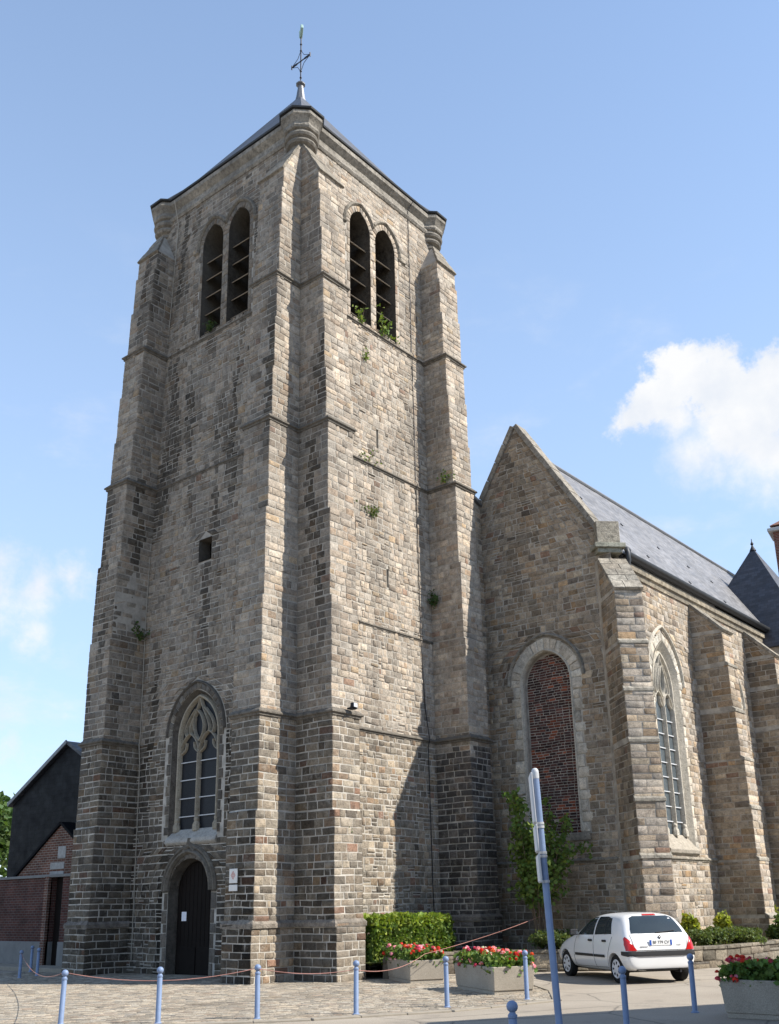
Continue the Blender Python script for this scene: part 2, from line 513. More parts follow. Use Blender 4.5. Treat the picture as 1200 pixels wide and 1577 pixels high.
def tint_tower(p, rng):
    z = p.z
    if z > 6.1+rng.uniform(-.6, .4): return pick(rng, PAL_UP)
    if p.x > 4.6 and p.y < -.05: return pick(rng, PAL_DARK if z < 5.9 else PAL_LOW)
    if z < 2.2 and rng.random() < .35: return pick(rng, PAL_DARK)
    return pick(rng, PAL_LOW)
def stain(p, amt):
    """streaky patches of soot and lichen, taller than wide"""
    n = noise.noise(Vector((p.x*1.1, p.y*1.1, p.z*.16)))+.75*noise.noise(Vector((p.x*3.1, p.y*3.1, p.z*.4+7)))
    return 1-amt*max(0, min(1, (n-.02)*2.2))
def tint_west(p, rng):  # west stones scaled darker: grime, and shade put into the tint
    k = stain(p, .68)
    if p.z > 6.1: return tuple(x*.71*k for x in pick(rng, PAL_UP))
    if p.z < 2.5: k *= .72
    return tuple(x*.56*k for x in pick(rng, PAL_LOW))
def tint_west_old(p, rng):
    c = pick(rng, PAL_UP if p.z > 6.1+rng.uniform(-.6, .4) else (PAL_LOW if rng.random() < .72 else PAL_DARK))
    return tuple(x*.80 for x in c) if p.z > 6.1 else tuple(x*.78 for x in c)
def tint_nave(p, rng):
    k = stain(p, .35)
    return tuple(x*k for x in pick(rng, PAL_NAVE))
def tint_pale(p, rng): return pick(rng, PAL_PALE, .08)
def tint_trim(p, rng): return pick(rng, [(1, (.36, .325, .27))], .12)
def tint_quoin(p, rng):
    k = stain(p, .28)
    return tuple(x*k for x in pick(rng, PAL_UP if p.z > 6.1 else PAL_LOW))

def moulding(mb, path, prof, closed=False, tint=(.28, .25, .205), caps=True):
    """sweeps the profile (out, z) along a 2D path; outward is to the right of the walking direction"""
    n = len(path); P2 = [Vector((p[0], p[1])) for p in path]; rows = []
    for i in range(n):
        ds = []
        if i > 0 or closed: ds.append((P2[i]-P2[i-1]).normalized())
        if i < n-1 or closed: ds.append((P2[(i+1) % n]-P2[i]).normalized())
        ns = [Vector((d.y, -d.x)) for d in ds]
        m = ns[0] if len(ns) == 1 else (ns[0]+ns[1])/max(.3, 1+ns[0].dot(ns[1]))
        rows.append([(P2[i].x+m.x*o, P2[i].y+m.y*o, z) for o, z in prof])
    k = len(prof); vs = [p for r in rows for p in r]; fs = []
    for i in range(n if closed else n-1):
        j = (i+1) % n
        for a in range(k-1): fs.append((i*k+a, j*k+a, j*k+a+1, i*k+a+1))
    if caps and not closed:
        fs.append(tuple(range(k))); fs.append(tuple((n-1)*k+a for a in range(k))[::-1])
    mb.add(vs, fs, tint)
def string_prof(z, out=.09, h=.16):
    return [(-.03, z-h*.5), (out*.45, z-h*.5), (out*.5, z-h*.25), (out, z-h*.15), (out, z+h*.05), (-.03, z+h*.62)]
def sweep(mb, pts, O, U, N, width, d0, d1, tint=(.4, .36, .3), cham=.3, V=Vector((0, 0, 1))):
    """stone bar in the plane (U,V): chamfered section from depth d0 (back) to d1 (front)"""
    O, U, N = Vector(O), Vector(U), Vector(N); n = len(pts); rows = []
    for i in range(n):
        a, b = Vector(pts[max(0, i-1)]), Vector(pts[min(n-1, i+1)])
        t = (b-a).normalized(); m = Vector((-t.y, t.x)); p = Vector(pts[i])
        def P3(off, dep): return O+U*(p.x+m.x*off)+V*(p.y+m.y*off)+N*dep
        w = width/2; dm = d0+(d1-d0)*.5
        rows.append([P3(-w, d0), P3(-w, dm), P3(-w*cham, d1), P3(w*cham, d1), P3(w, dm), P3(w, d0)])
    vs = [p for r in rows for p in r]; fs = []
    for i in range(n-1):
        for a in range(5): fs.append((i*6+a, i*6+a+1, (i+1)*6+a+1, (i+1)*6+a))
    fs.append(tuple(range(6))[::-1]); fs.append(tuple((n-1)*6+a for a in range(6)))
    if U.cross(V).dot(N) < 0: fs = [f[::-1] for f in fs]
    mb.add(vs, fs, tint)
def reveal(mb, O, U, N, poly0, d0, poly1, d1, tint=(.3, .27, .22), V=Vector((0, 0, 1))):
    O, U, N = Vector(O), Vector(U), Vector(N)
    a = [O+U*x+V*z+N*d0 for x, z in poly0]; b = [O+U*x+V*z+N*d1 for x, z in poly1]
    n = len(a); fs = [(i, (i+1) % n, n+(i+1) % n, n+i) for i in range(n)]
    if U.cross(V).dot(N) < 0: fs = [f[::-1] for f in fs]
    mb.add(a+b, fs, tint)
def arc2(c, r, a0, a1, n=8): return [(c[0]+r*math.cos(R(a0+(a1-a0)*i/n)), c[1]+r*math.sin(R(a0+(a1-a0)*i/n))) for i in range(n+1)]
def bez(*p, n=8):
    out = []
    for i in range(n+1):
        t = i/n; q = [Vector(x) for x in p]
        while len(q) > 1: q = [q[k].lerp(q[k+1], t) for k in range(len(q)-1)]
        out.append(tuple(q[0]))
    return out

# ------------------------------------------------------------------ church tower
ZV = Vector((0, 0, 1))
WX, WY, B = 6.67, 7.27, .97
Z1, Z2, Z3, ZT = 6.10, 13.93, 18.45, 23.8
rng = random.Random(7)
tower = thing('church_tower', (3.3, 3.6, 0), 'tall square stone church tower with stepped corner buttresses, belfry openings and slate pyramid roof', 'church tower')
tm = Masonry()
CR = []
for a, b in ((0, 1.3), (1.3, 3.8), (3.8, Z1), (Z1, 9.05), (9.05, 11.4), (11.4, Z2), (Z2, 15.5), (15.5, 17.05), (17.05, Z3), (Z3, 20.1), (20.1, 21.4), (21.4, ZT)):
    CR += courses(a, b, .145, .215, rng)
PROF = [(0, 1.3, 1.34), (1.3, 3.8, 1.28), (3.8, Z1, 1.22), (Z1, 9.05, 1.20), (9.05, 11.4, 1.15), (11.4, Z2, 1.08), (Z2, 15.5, 1.0), (15.5, 17.05, .95), (17.05, Z3, .90), (Z3, 20.1, .83), (20.1, 21.4, .77), (21.4, 22.1, .71)]
def proj_at(z):
    for a, b, p in PROF:
        if z < b-1e-6: return p
    return None

SW_UP, WW = Vector((1, 0, 0)), Vector((0, 1, 0))
# openings: west wall runs along +y (outward -x), south wall along +x (outward -y)
w_ops = [Op(3.89, .47, 18.55, 21.85, .66, .0), Op(2.66, .47, 18.55, 21.85, .66, .0)]
s_ops = [Op(2.60, .47, 18.55, 21.85, .66, .0), Op(3.82, .48, 18.55, 21.85, .66, .0)]
w_win = Op(3.82, .99, 3.45, 6.18, 1.18)
w_door = Op(3.82, .86, -.02, 2.02, .86)
def rect(c, w, a, b): return [(c-w, a), (c+w, a), (c+w, b), (c-w, b)]
class RectOp:
    def __init__(s, c, w, a, b): s.c, s.w, s.z0, s.a, s.b = c, w, a, a, b
    def at(s, z): return (s.c-s.w, s.c+s.w) if s.a-.001 <= z <= s.b+.03 else None
    def poly(s, n=0): return rect(s.c, s.w, s.a, s.b)
w_sq = RectOp(3.70, .27, 11.07, 11.75)
s_sl = [RectOp(3.30, .045, 14.55, 15.2), RectOp(3.66, .045, 10.32, 10.88)]

wall_w = MB(); wall_w.sheet((0, 0, 0), (0, 1, 0), ZV, [(0, -.1), (WY, -.1), (WY, ZT+.35), (0, ZT+.35)], [o.poly() for o in w_ops]+[w_win.poly(), w_door.poly(), w_sq.poly()], flip=True)
O_W, U_W, N_W = (0, 0, 0), (0, 1, 0), (-1, 0, 0)
O_S, U_S, N_S = (0, 0, 0), (1, 0, 0), (0, -1, 0)
tw_w = wall_w.build('west_wall', MT['mortar'], tower)
q_ = MB(); reveal(q_, O_W, U_W, N_W, w_sq.poly(), .02, w_sq.poly(), -.7, (.07, .06, .05)); q_.build('hole_reveal', MT['trim'], tw_w, tint=True)  # dark tint paints the shade within the hole
wall_s = MB(); wall_s.sheet((0, 0, 0), (1, 0, 0), ZV, [(0, -.1), (WX, -.1), (WX, ZT+.35), (0, ZT+.35)], [o.poly() for o in s_ops]+[o.poly() for o in s_sl])
for o in s_sl: reveal(wall_s, O_S, U_S, N_S, o.poly(), 0, o.poly(), -.6)
tw_s = wall_s.build('south_wall', MT['mortar'], tower)
core = MB()   # the two hidden sides, inner lining and floors
core.add([(0, WY, 0), (WX, WY, 0), (WX, 0, 0), (0, WY, ZT+.35), (WX, WY, ZT+.35), (WX, 0, ZT+.35)], [(0, 3, 4, 1), (1, 4, 5, 2)])
core.build('rear_walls', MT['mortar'], tower)
for nm, c_, sz_ in (('belfry_floor', (WX/2+.1, WY/2+.1, 17.0), (WX-1.6, WY-1.6, .2)), ('belfry_ceiling', (WX/2, WY/2, ZT+.3), (WX-.1, WY-.1, .08)),
                    ('north_lining', (3.2, 5.6, 20.6), (4.4, .05, 5.8)), ('east_lining', (5.2, 3.2, 20.6), (.05, 4.6, 5.8)),
                    ('recess_back', (.40, 3.70, 11.4), (.02, 1.0, 1.2)), ('recess_back', (3.3, .5, 14.9), (.6, .02, 1.2)), ('recess_back', (3.66, .5, 10.6), (.6, .02, 1.2)), ('recess_back', (.62, 3.82, 5.4), (.02, 2.7, 4.8))):
    q_ = MB(); q_.box(c_, sz_); q_.build(nm, MT['dark_void'], tower)  # black colour on these sheets paints the shade behind the openings

def top_seg(L, Rr): return wall_seg(L, Rr, [])
w_ring = [Op(o.c, o.w, o.z0, o.zs, o.h, .20) for o in w_ops]
s_ring = [Op(o.c, o.w, o.z0, o.zs, o.h, .20) for o in s_ops]
w_win_r = Op(w_win.c, w_win.w, w_win.z0, w_win.zs, w_win.h, .26)
w_door_r = Op(w_door.c, w_door.w, w_door.z0, w_door.zs, w_door.h, .22)
ci_lo = [c for c in CR if c[0] < 21.9]; ci_hi = [c for c in CR if c[0] >= 21.9]
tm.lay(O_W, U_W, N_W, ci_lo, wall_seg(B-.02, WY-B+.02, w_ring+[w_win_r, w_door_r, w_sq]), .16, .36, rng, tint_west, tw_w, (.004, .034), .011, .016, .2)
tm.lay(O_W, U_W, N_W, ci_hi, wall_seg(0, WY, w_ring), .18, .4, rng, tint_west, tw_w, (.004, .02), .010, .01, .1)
tm.lay(O_S, U_S, N_S, ci_lo, wall_seg(B-.02, WX-B+.02, s_ring+s_sl), .15, .33, rng, tint_quoin, tw_s, (.004, .032), .011, .016, .18)
tm.lay(O_S, U_S, N_S, ci_hi, wall_seg(0, WX, s_ring), .17, .38, rng, tint_quoin, tw_s, (.004, .02), .010, .01, .1)

# belfry openings: voussoirs, central pier, hood mould, sloping louvres
def belfry(ops, O, U, N, par, label):
    Uv, Nv = Vector(U), Vector(N)
    for o in ops:
        tm.ring(O, U, N, o.c, o.w, o.zs, o.h, .20, 7, rng, lambda p, r: pick(r, PAL_UP, .1) if N[1] else tuple(x*.55 for x in pick(r, PAL_UP, .1)), par, .028, zlow=o.z0)  # west voussoirs darkened too, shade put into their tint
    for o in ops:
        q = MB(); reveal(q, O, U, N, o.poly(), .02, o.poly(), -.85, (.06, .052, .042)); q.build('reveal', MT['trim'], par, tint=True)  # near-black tint paints the shade inside the openings
    hood = MB()
    for o in ops:
        pts = arch_pts(o.c, o.w+.25, o.zs, o.h+.27, 9)
        lo, hi = min(q.c for q in ops), max(q.c for q in ops)
        mid = (lo+hi)/2
        if o.c == lo: pts = [p for p in pts if p[0] <= mid+.02]
        else: pts = [p for p in pts if p[0] >= mid-.02]
        sweep(hood, pts, O, U, N, .12, -.02, .09, (.25, .222, .18))
    for o, sg in ((min(ops, key=lambda q: q.c), -1), (max(ops, key=lambda q: q.c), 1)):
        x = o.c+sg*(o.w+.25); x2 = x+sg*.28
        sweep(hood, [(x, o.zs+.03), (x, o.zs-.06)], O, U, N, .12, -.02, .09, (.25, .222, .18))
        sweep(hood, [(x-sg*.05, o.zs-.08), (x2, o.zs-.08)], O, U, N, .11, -.02, .08, (.25, .222, .18))
    hood.build('hood_mould', MT['trim'], par, tint=True)
    for o in ops:
        for k in range(5):
            z = 18.78+k*.64
            lv = MB()
            # board: outer edge low, inner edge high
            a = Vector(O)+Uv*(o.c-o.w+.005)+Nv*(-.16)+ZV*z
            dirn = (-Nv*.5+ZV*.50).normalized(); nor = (Nv*.5+ZV*.5).normalized()
            lv.obox(a, Uv, dirn, nor, (0, 2*o.w-.01), (0, .44), (0, .028))
            if z < o.zs+.1: lv.build('louvre', MT['louvre'], par, bevel=.006)
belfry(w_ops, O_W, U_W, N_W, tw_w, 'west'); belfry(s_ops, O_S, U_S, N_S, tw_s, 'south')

# buttresses: profile prism plus laid stones
PROF_TOP = 23.42
def buttress(origin, Nn, T, tint_side, tint_front, name='buttress', label=None, cs=0):
    """origin: wall line start (2D), Nn outward (2D), T along the wall (2D), width B"""
    Nn, T, o2 = Vector((*Nn, 0)), Vector((*T, 0)), Vector((*origin, 0))
    pr = [(-.15, -.1)]
    for i, (a, b, p) in enumerate(PROF):
        pr.append((p, a if i else -.1))
        pr.append((p, b - (.10 if i < len(PROF)-1 else 0)))
    pr += [(-.15, PROF[-1][1])]
    mb = MB(); rows_ = [q for q in pr if q[0] > 0]; k_ = len(rows_)
    vs = [o2+Nn*a+ZV*z+T*w for a_, z in rows_ for a, w in ((-.15, 0), (a_, 0), (a_, B), (-.15, B))]
    fs = [(r*4+i, r*4+i+1, r*4+5+i, r*4+4+i) for r in range(k_-1) for i in range(3)]
    if Nn.cross(T).z < 0: fs = [f[::-1] for f in fs]
    mb.add(vs, fs)
    pz, zz = PROF[-1][2], PROF[-1][1]
    fu = (lambda u: u) if cs == 0 else (lambda u: B-u)
    hv = [o2+Nn*pz+T*fu(0)+ZV*zz, o2+Nn*pz+T*fu(B)+ZV*zz, o2+T*fu(B)+ZV*zz, o2+T*fu(0)+ZV*zz, o2+T*fu(0)+ZV*PROF_TOP, o2+T*fu(.28*B)+ZV*PROF_TOP]
    mb.add(hv, [(0, 1, 5, 4), (1, 2, 5), (0, 4, 3), (2, 3, 4, 5)])
    ob = mb.build(name, MT['mortar'], tower)
    if label: ob['label'] = label
    E_ = .014
    for i, (a, b, p) in enumerate(PROF):
        cr = [c for c in CR if a-.01 <= (c[0]+c[1])/2 < b]
        cr = [(x, min(y, b-.02)) for x, y in cr]
        f0 = o2+Nn*p
        tm.lay(f0, T, Nn, cr, wall_seg(0, B, (), E_, E_), .20, .46, rng, tint_front, ob, (.004, .03), .011, .009)
        for side in (0, 1):
            so_ = o2+T*(B*side); sn = T*(1 if side else -1)
            tm.lay(so_, Nn, sn, cr, wall_seg(0, p, (), 0, E_), .20, .44, rng, tint_side, ob, (.004, .03), .011, .009)
        if i < len(PROF)-1:
            p2 = PROF[i+1][2]
            wq = MB()   # thin weathered set-off
    # sloping weathering slabs at the head of the buttress
    p = PROF[-1][2]; z0 = PROF[-1][1]
    n = 4; up = Vector(Nn*(PROF_TOP-z0)+ZV*p).normalized()
    def hp_(f, k): return hv[0].lerp(hv[1], f).lerp(hv[4].lerp(hv[5], f), k)
    for k in range(n):
        k0, k1 = k/n-(.06 if k == 0 else 0), (k+1)/n
        th = .05-.012*(k % 2); sl = MB()
        q = [hp_(-.03, k0), hp_(1.03, k0), hp_(1.02, k1), hp_(-.02, k1)]
        vs = [v-up*.03 for v in q]+[v+up*th for v in q]
        fs = [(0, 3, 2, 1), (4, 5, 6, 7), (0, 1, 5, 4), (1, 2, 6, 5), (2, 3, 7, 6), (3, 0, 4, 7)]
        sl.add(vs, [f[::-1] for f in fs] if (q[1]-q[0]).cross(q[3]-q[0]).dot(up) < 0 else fs, (.26, .23, .185))
        sl.build('weathering_slab', MT['trim'], ob, bevel=.012, tint=True)
    so_ = o2+T*(B*cs); sn = T*(1 if cs else -1)
    cr = [c for c in CR if c[0] > 22.09 and c[1] < PROF_TOP]
    tm.lay(so_, Nn, sn, cr, wall_seg(0, lambda z: max(.02, p*(PROF_TOP-z)/(PROF_TOP-z0)), ()), .2, .5, rng, tint_side, ob, (.004, .012), .010, .004)
    return ob
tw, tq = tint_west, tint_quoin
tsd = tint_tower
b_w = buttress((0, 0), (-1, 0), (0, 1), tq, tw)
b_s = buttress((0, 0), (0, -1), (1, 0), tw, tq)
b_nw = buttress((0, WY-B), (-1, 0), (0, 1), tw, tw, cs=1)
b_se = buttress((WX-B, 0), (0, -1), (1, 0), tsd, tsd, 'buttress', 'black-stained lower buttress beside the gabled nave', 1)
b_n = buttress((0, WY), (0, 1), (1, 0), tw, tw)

# string courses round buttresses and walls
def butt_path(z, over=0):
    p = proj_at(z-.05)+.005
    return p
def run(name, path, prof, tint=(.155, .138, .115)):  # dark default tint holds both weathering and painted ledge shadow
    mb = MB(); moulding(mb, path, prof, tint=tint); mb.build(name, MT['trim'], tower, tint=True, bevel=.006)
for z in (Z1, Z2, Z3):
    p = proj_at(z-.08)+.005
    pr = string_prof(z, .085, .2)
    run('string_course', [(0, WY), (-p, WY), (-p, WY-B), (0, WY-B)], pr)
    run('string_course', [(0, B), (-p, B), (-p, 0), (0, 0), (0, -p), (B, -p), (B, 0)], pr)
    run('string_course', [(WX-B, 0), (WX-B, -p), (WX, -p), (WX, 0)], pr)
    if z != Z1: run('string_course', [(0, WY-B), (0, B)], string_prof(z, .06, .15))
    run('string_course', [(B, 0), (WX-B, 0)], string_prof(z, .07, .16))
run('string_course', [(2.37, 0), (WX-B, 0)], string_prof(9.05, .05, .13))
p, z = 1.30, 1.3   # plinth chamfer
pr = [(-.03, z-.13), (.055, z-.13), (.06, z-.03), (-.02, z+.07)]
run('plinth_course', [(0, WY), (-p, WY), (-p, WY-B), (0, WY-B)], pr, (.2, .175, .15))
run('plinth_course', [(0, B), (-p, B), (-p, 0), (0, 0), (0, -p), (B, -p), (B, 0), (WX-B, 0), (WX-B, -p), (WX, -p), (WX, 0)], pr, (.24, .21, .175))

# cornice with moulded profile, corner corbels, gutter edge
corn = MB()
rectp = [(0, 0), (WX, 0), (WX, WY), (0, WY)]
cpr = [(-.1, 23.66), (.04, 23.68), (.09, 23.76), (.075, 23.82), (.03, 23.85), (.03, 24.05), (.07, 24.08), (.13, 24.15), (.19, 24.21), (.20, 24.34), (.15, 24.36), (.15, 24.40), (-.1, 24.42)]
moulding(corn, rectp, cpr, closed=True, tint=(.30, .275, .235))
corn.build('cornice', MT['trim'], tower, tint=True, smooth=35)
gt = MB(); moulding(gt, rectp, [(.10, 24.40), (.22, 24.403), (.24, 24.45), (.05, 24.47)], closed=True)
gt_o = gt.build('gutter', mat_plain('dark_zinc', (.05, .052, .055), .55, .3, 5, .5, .6), tower)
for cx, cy, sx, sy in ((0, 0, 1, 1), (WX, 0, -1, 1), (0, WY, 1, -1)):
    mb = MB(); c = (cx+sx*.22, cy+sy*.22, 0)
    lo = [(.22, 23.10), (.30, 23.16), (.36, 23.20), (.37, 23.26), (.32, 23.31), (.34, 23.34), (.44, 23.38), (.48, 23.44), (.46, 23.50), (.41, 23.53), (.42, 23.56), (.50, 23.60), (.53, 23.67), (.50, 23.74), (.46, 23.78), (.46, 23.84)]
    mb.lathe(lo, 30, c, (.25, .228, .195))
    hi = [(.48, 23.80), (.55, 23.84), (.58, 23.90), (.56, 23.96), (.54, 24.02), (.57, 24.09), (.64, 24.20), (.68, 24.24), (.68, 24.34), (.63, 24.36), (.63, 24.415)]
    mb.lathe(hi, 8, c, (.28, .257, .22), rot=math.pi/8)
    mb.build('corner_corbel', MT['trim'], tower, tint=True, smooth=32)
    g2 = MB(); g2.lathe([(.55, 24.405), (.72, 24.41), (.74, 24.457), (.5, 24.475)], 8, c, rot=math.pi/8)
    g2.build('gutter', gt_o.data.materials[0], tower)

def mat_slate(name, col, spec=.5):
    t = NT(name)
    m = t.n('ShaderNodeTexBrick'); m.inputs['Scale'].default_value = 1
    m.inputs['Brick Width'].default_value = .24; m.inputs['Row Height'].default_value = .13
    m.inputs['Mortar Size'].default_value = .006; m.inputs['Mortar Smooth'].default_value = .3
    m.inputs['Color1'].default_value = (*[x*.66 for x in col], 1); m.inputs['Color2'].default_value = (*[min(1, x*1.3) for x in col], 1)
    m.inputs['Mortar'].default_value = (*[x*.35 for x in col], 1)
    uv = t.n('ShaderNodeUVMap'); t.l(uv.outputs[0], m.inputs['Vector'])
    n = t.noise(.8, 6, .6)
    c = t.mix(m.outputs['Color'], t.ramp(n, [(.3, .72), (.7, 1.2)]), 1, 'MULTIPLY')
    return t.out(c, t.ramp(t.noise(3, 3), [(.3, .42), (.7, .62)]), m.outputs['Fac'], .25, .01, spec)
def uv_roof(o):
    """UVs in metres: u along the eave, v up the slope"""
    me = o.data; uv = me.uv_layers.new(name='UVMap')
    for p in me.polygons:
        n = p.normal
        u = Vector((0, 0, 1)).cross(n)
        u = u.normalized() if u.length > 1e-4 else Vector((1, 0, 0))
        v = n.cross(u)
        for li in p.loop_indices:
            q = me.vertices[me.loops[li].vertex_index].co
            uv.data[li].uv = (q.dot(u), q.dot(v))
MT['slate'] = mat_slate('blue_grey_slate', (.06, .063, .072))
rf = MB(); ax, ay, az = 3.45, 3.52, 29.9
k, e, f_ = .80, .10, .30
ring_ = [(-e, k), (-f_, .5), (-f_, -.05), (-.05, -f_), (.5, -f_), (k, -e), (WX-k, -e), (WX-.5, -f_), (WX+.05, -f_), (WX+f_, -.05), (WX+f_, .5), (WX+e, k), (WX+e, WY-k), (WX+f_, WY-.5), (WX+f_, WY+f_), (WX-k, WY+e), (k, WY+e), (.5, WY+f_), (.05, WY+f_), (-f_, WY+.05), (-f_, WY-.5), (-e, WY-k)]
mid = []
for x, y in ring_:      # the flared eaves run into a plain pyramid
    x, y = min(max(x, 0), WX), min(max(y, 0), WY)
    mid.append((ax+(x-ax)*.86, ay+(y-ay)*.86, 25.35))
n = len(ring_)
vs = [(x, y, 24.47) for x, y in ring_]+mid+[(ax+(x-ax)*.03, ay+(y-ay)*.03, az-.1) for x, y, z in mid]
fs = [(i, (i+1) % n, n+(i+1) % n, n+i) for i in range(n)]+[(n+i, n+(i+1) % n, 2*n+(i+1) % n, 2*n+i) for i in range(n)]+[tuple(range(2*n, 3*n))]
rf.add(vs, fs); ro = rf.build('roof', MT['slate'], tower); uv_roof(ro)
MT['lead'] = mat_plain('grey_lead', (.15, .153, .16), .45, .25, 8, .5, .5)
MT['iron'] = mat_plain('dark_wrought_iron', (.03, .03, .035), .6, .3, 10, .4, .6)
MT['verdigris'] = mat_plain('verdigris_copper', (.28, .40, .36), .6, .35, 12, .3, .2)
fb = MB(); fb.lathe([(.24, 29.5), (.17, 29.8), (.11, 30.25), (.10, 30.36), (.17, 30.40), (.18, 30.44), (.08, 30.50), (.03, 30.62)], 8, (ax, ay, 0), rot=math.pi/8)
fbo = fb.build('finial_base', MT['lead'], ro, smooth=30)
cr = MB(); cr.tube([(ax, ay, 30.5), (ax, ay, 32.75)], .024, 6)
cr.tube([(ax, ay-.46, 31.52), (ax, ay+.46, 31.52)], .02, 6)
for s in (-1, 1):
    cr.box((ax, ay+s*.30, 31.52), (.03, .22, .07)); cr.box((ax, ay+s*.47, 31.52), (.04, .03, .18))
    cr.tube([(ax, ay+s*.04, 31.95), (ax, ay+s*.16, 31.72), (ax, ay+s*.42, 31.56)], .011, 5)
    cr.tube([(ax, ay+s*.04, 31.10), (ax, ay+s*.16, 31.34), (ax, ay+s*.42, 31.48)], .011, 5)
for z in (30.75, 31.05, 32.0, 32.3): cr.ball((ax, ay, z), .045, 8, 6)
cr.build('cross', MT['iron'], ro, smooth=50)
wc = MB()   # weathercock seen end-on
pts = [(-.30, .05), (-.22, .30), (-.10, .18), (.04, .14), (.14, .26), (.17, .42), (.24, .46), (.30, .40), (.26, .30), (.24, .10), (.10, -.08), (.0, -.12), (-.14, -.06)]
wd = Vector((.62, .79, 0)); wn_ = Vector((.79, -.62, 0))
wc.prism([Vector((ax, ay, 32.75))+wd*a+ZV*(b*.95) for a, b in pts], wn_, -.05, .05)
wc.build('weathercock', MT['verdigris'], ro, bevel=.02)

# west window: splayed reveal, tracery, glass, saddle bars, pale sill
wi = [(x, z) for x, z in Op(3.83, .86, 3.62, 6.10, 1.15).poly()]
rv = MB(); reveal(rv, O_W, U_W, N_W, w_win.poly(), .0, wi, -.22, (.10, .088, .075))
win = MB(); win.sheet((.22, 0, 0), U_W, ZV, wi, flip=True)
MT['glass_dark'] = mat_plain('old_leaded_glass', (.012, .014, .018), .38, .5, 14, .25, 0, .5)
wo_ = win.build('window', MT['glass_dark'], tower); wo_['label'] = 'tall traceried pointed window above the arched door'
rv.build('reveal', MT['trim'], wo_, tint=True)
def tracery(parent, O, U, N, c, w, z0, zs, h, dep, tint, nhead, bars, hb=.16):
    tr = MB(); d0, d1 = dep-.02, dep+.12
    out = arch_pts(c, w-.04, zs, h-.04, 10)
    sweep(tr, [(c+w-.04, z0)]+out+[(c-w+.04, z0)], O, U, N, .12, d0, d1, tint)
    sweep(tr, [(c, z0), (c, nhead+.02)], O, U, N, .09, d0, d1, tint)
    lw = w-.08
    for s in (-1, 1):
        a, b = c, c+s*lw
        m = (a+b)/2; hw = abs(b-a)/2
        pts = arch_pts(m, hw, nhead, hw*1.5, 7)
        sweep(tr, pts, O, U, N, .05, d0, d1-.02, tint)
        # cusps in each light head
        for q in (-1, 1):
            sweep(tr, bez((m+q*hw*.95, nhead+.05), (m+q*hw*.35, nhead+.12), (m+q*hw*.42, nhead+.34), n=5), O, U, N, .05, d0, d1-.05, tint)
        sweep(tr, bez((m, nhead+hw*1.45), (m+s*hw*.2, nhead+hw*2.1), (c+s*lw*.16, zs+h*.55), (c, zs+h-.1), n=8), O, U, N, .055, d0, d1-.02, tint)
        sweep(tr, bez((m+s*hw*.35, nhead+hw*1.3), (c+s*lw*.95, nhead+hw*1.9), (c+s*lw*.45, zs+h*.52), (c+s*lw*.24, zs+h*.66), n=8), O, U, N, .05, d0, d1-.02, tint)
    sweep(tr, bez((c, nhead+.35), (c-lw*.45, nhead+lw*.9), (c-lw*.1, zs+h*.5), (c+lw*.12, zs+h*.62), n=9), O, U, N, .055, d0, d1-.02, tint)
    sweep(tr, bez((c, nhead+.35), (c+lw*.42, nhead+lw*.8), (c+lw*.3, zs+h*.45), n=8), O, U, N, .05, d0, d1-.02, tint)
    tr.build('tracery', MT['pale'], parent, tint=True, smooth=50)
    for x in (c-w+.05, c, c+w-.05):      # little column bases
        bs = MB(); Ov, Uv, Nv = Vector(O), Vector(U), Vector(N)
        p = Ov+Uv*x+Nv*(dep+.05)
        bs.lathe([(.11, z0-.03), (.11, z0+.12), (.06, z0+.22), (.075, z0+.25), (.075, z0+.29), (.045, z0+.33)], 8, (p.x, p.y, 0), tint)
        bs.build('column_base', MT['pale'], parent, tint=True, smooth=40)
    for z in bars:
        sb = MB(); Ov, Uv, Nv = Vector(O), Vector(U), Vector(N)
        for a, b in ((c-w+.09, c-.05), (c+.05, c+w-.09)):
            sb.obox(Ov+Nv*(dep+.015), Uv, ZV, Nv, (a, b), (z-.013, z+.013), (0, .02))
        sb.build('saddle_bar', MT['bar'], parent)
MT['bar'] = mat_plain('pale_painted_bar', (.50, .51, .52), .6, .15, 6)
tracery(wo_, O_W, U_W, N_W, 3.83, .86, 3.62, 6.10, 1.15, -.21, (.36, .32, .25), 5.62, (3.98, 4.46, 4.95, 5.43))
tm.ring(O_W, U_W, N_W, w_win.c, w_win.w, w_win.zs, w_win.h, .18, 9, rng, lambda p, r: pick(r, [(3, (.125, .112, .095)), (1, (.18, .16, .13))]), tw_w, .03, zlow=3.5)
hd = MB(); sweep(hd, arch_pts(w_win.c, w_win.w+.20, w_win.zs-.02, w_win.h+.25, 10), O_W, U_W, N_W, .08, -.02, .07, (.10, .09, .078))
hd.build('hood_mould', MT['trim'], wo_, tint=True)
sl = MB()
sl.prism([Vector((-.02, 0, 3.22)), Vector((-.10, 0, 3.30)), Vector((-.06, 0, 3.40)), Vector((.20, 0, 3.66)), Vector((.22, 0, 3.2))], (0, 1, 0), 2.80, 4.85)
so2 = sl.build('sill', MT['pale'], wo_, bevel=.03)
so2['label'] = 'pale weathered sloping sill'
at = so2.data.color_attributes.new('tint', 'FLOAT_COLOR', 'POINT')
for d_ in at.data: d_.color = (.42, .40, .36, 1)

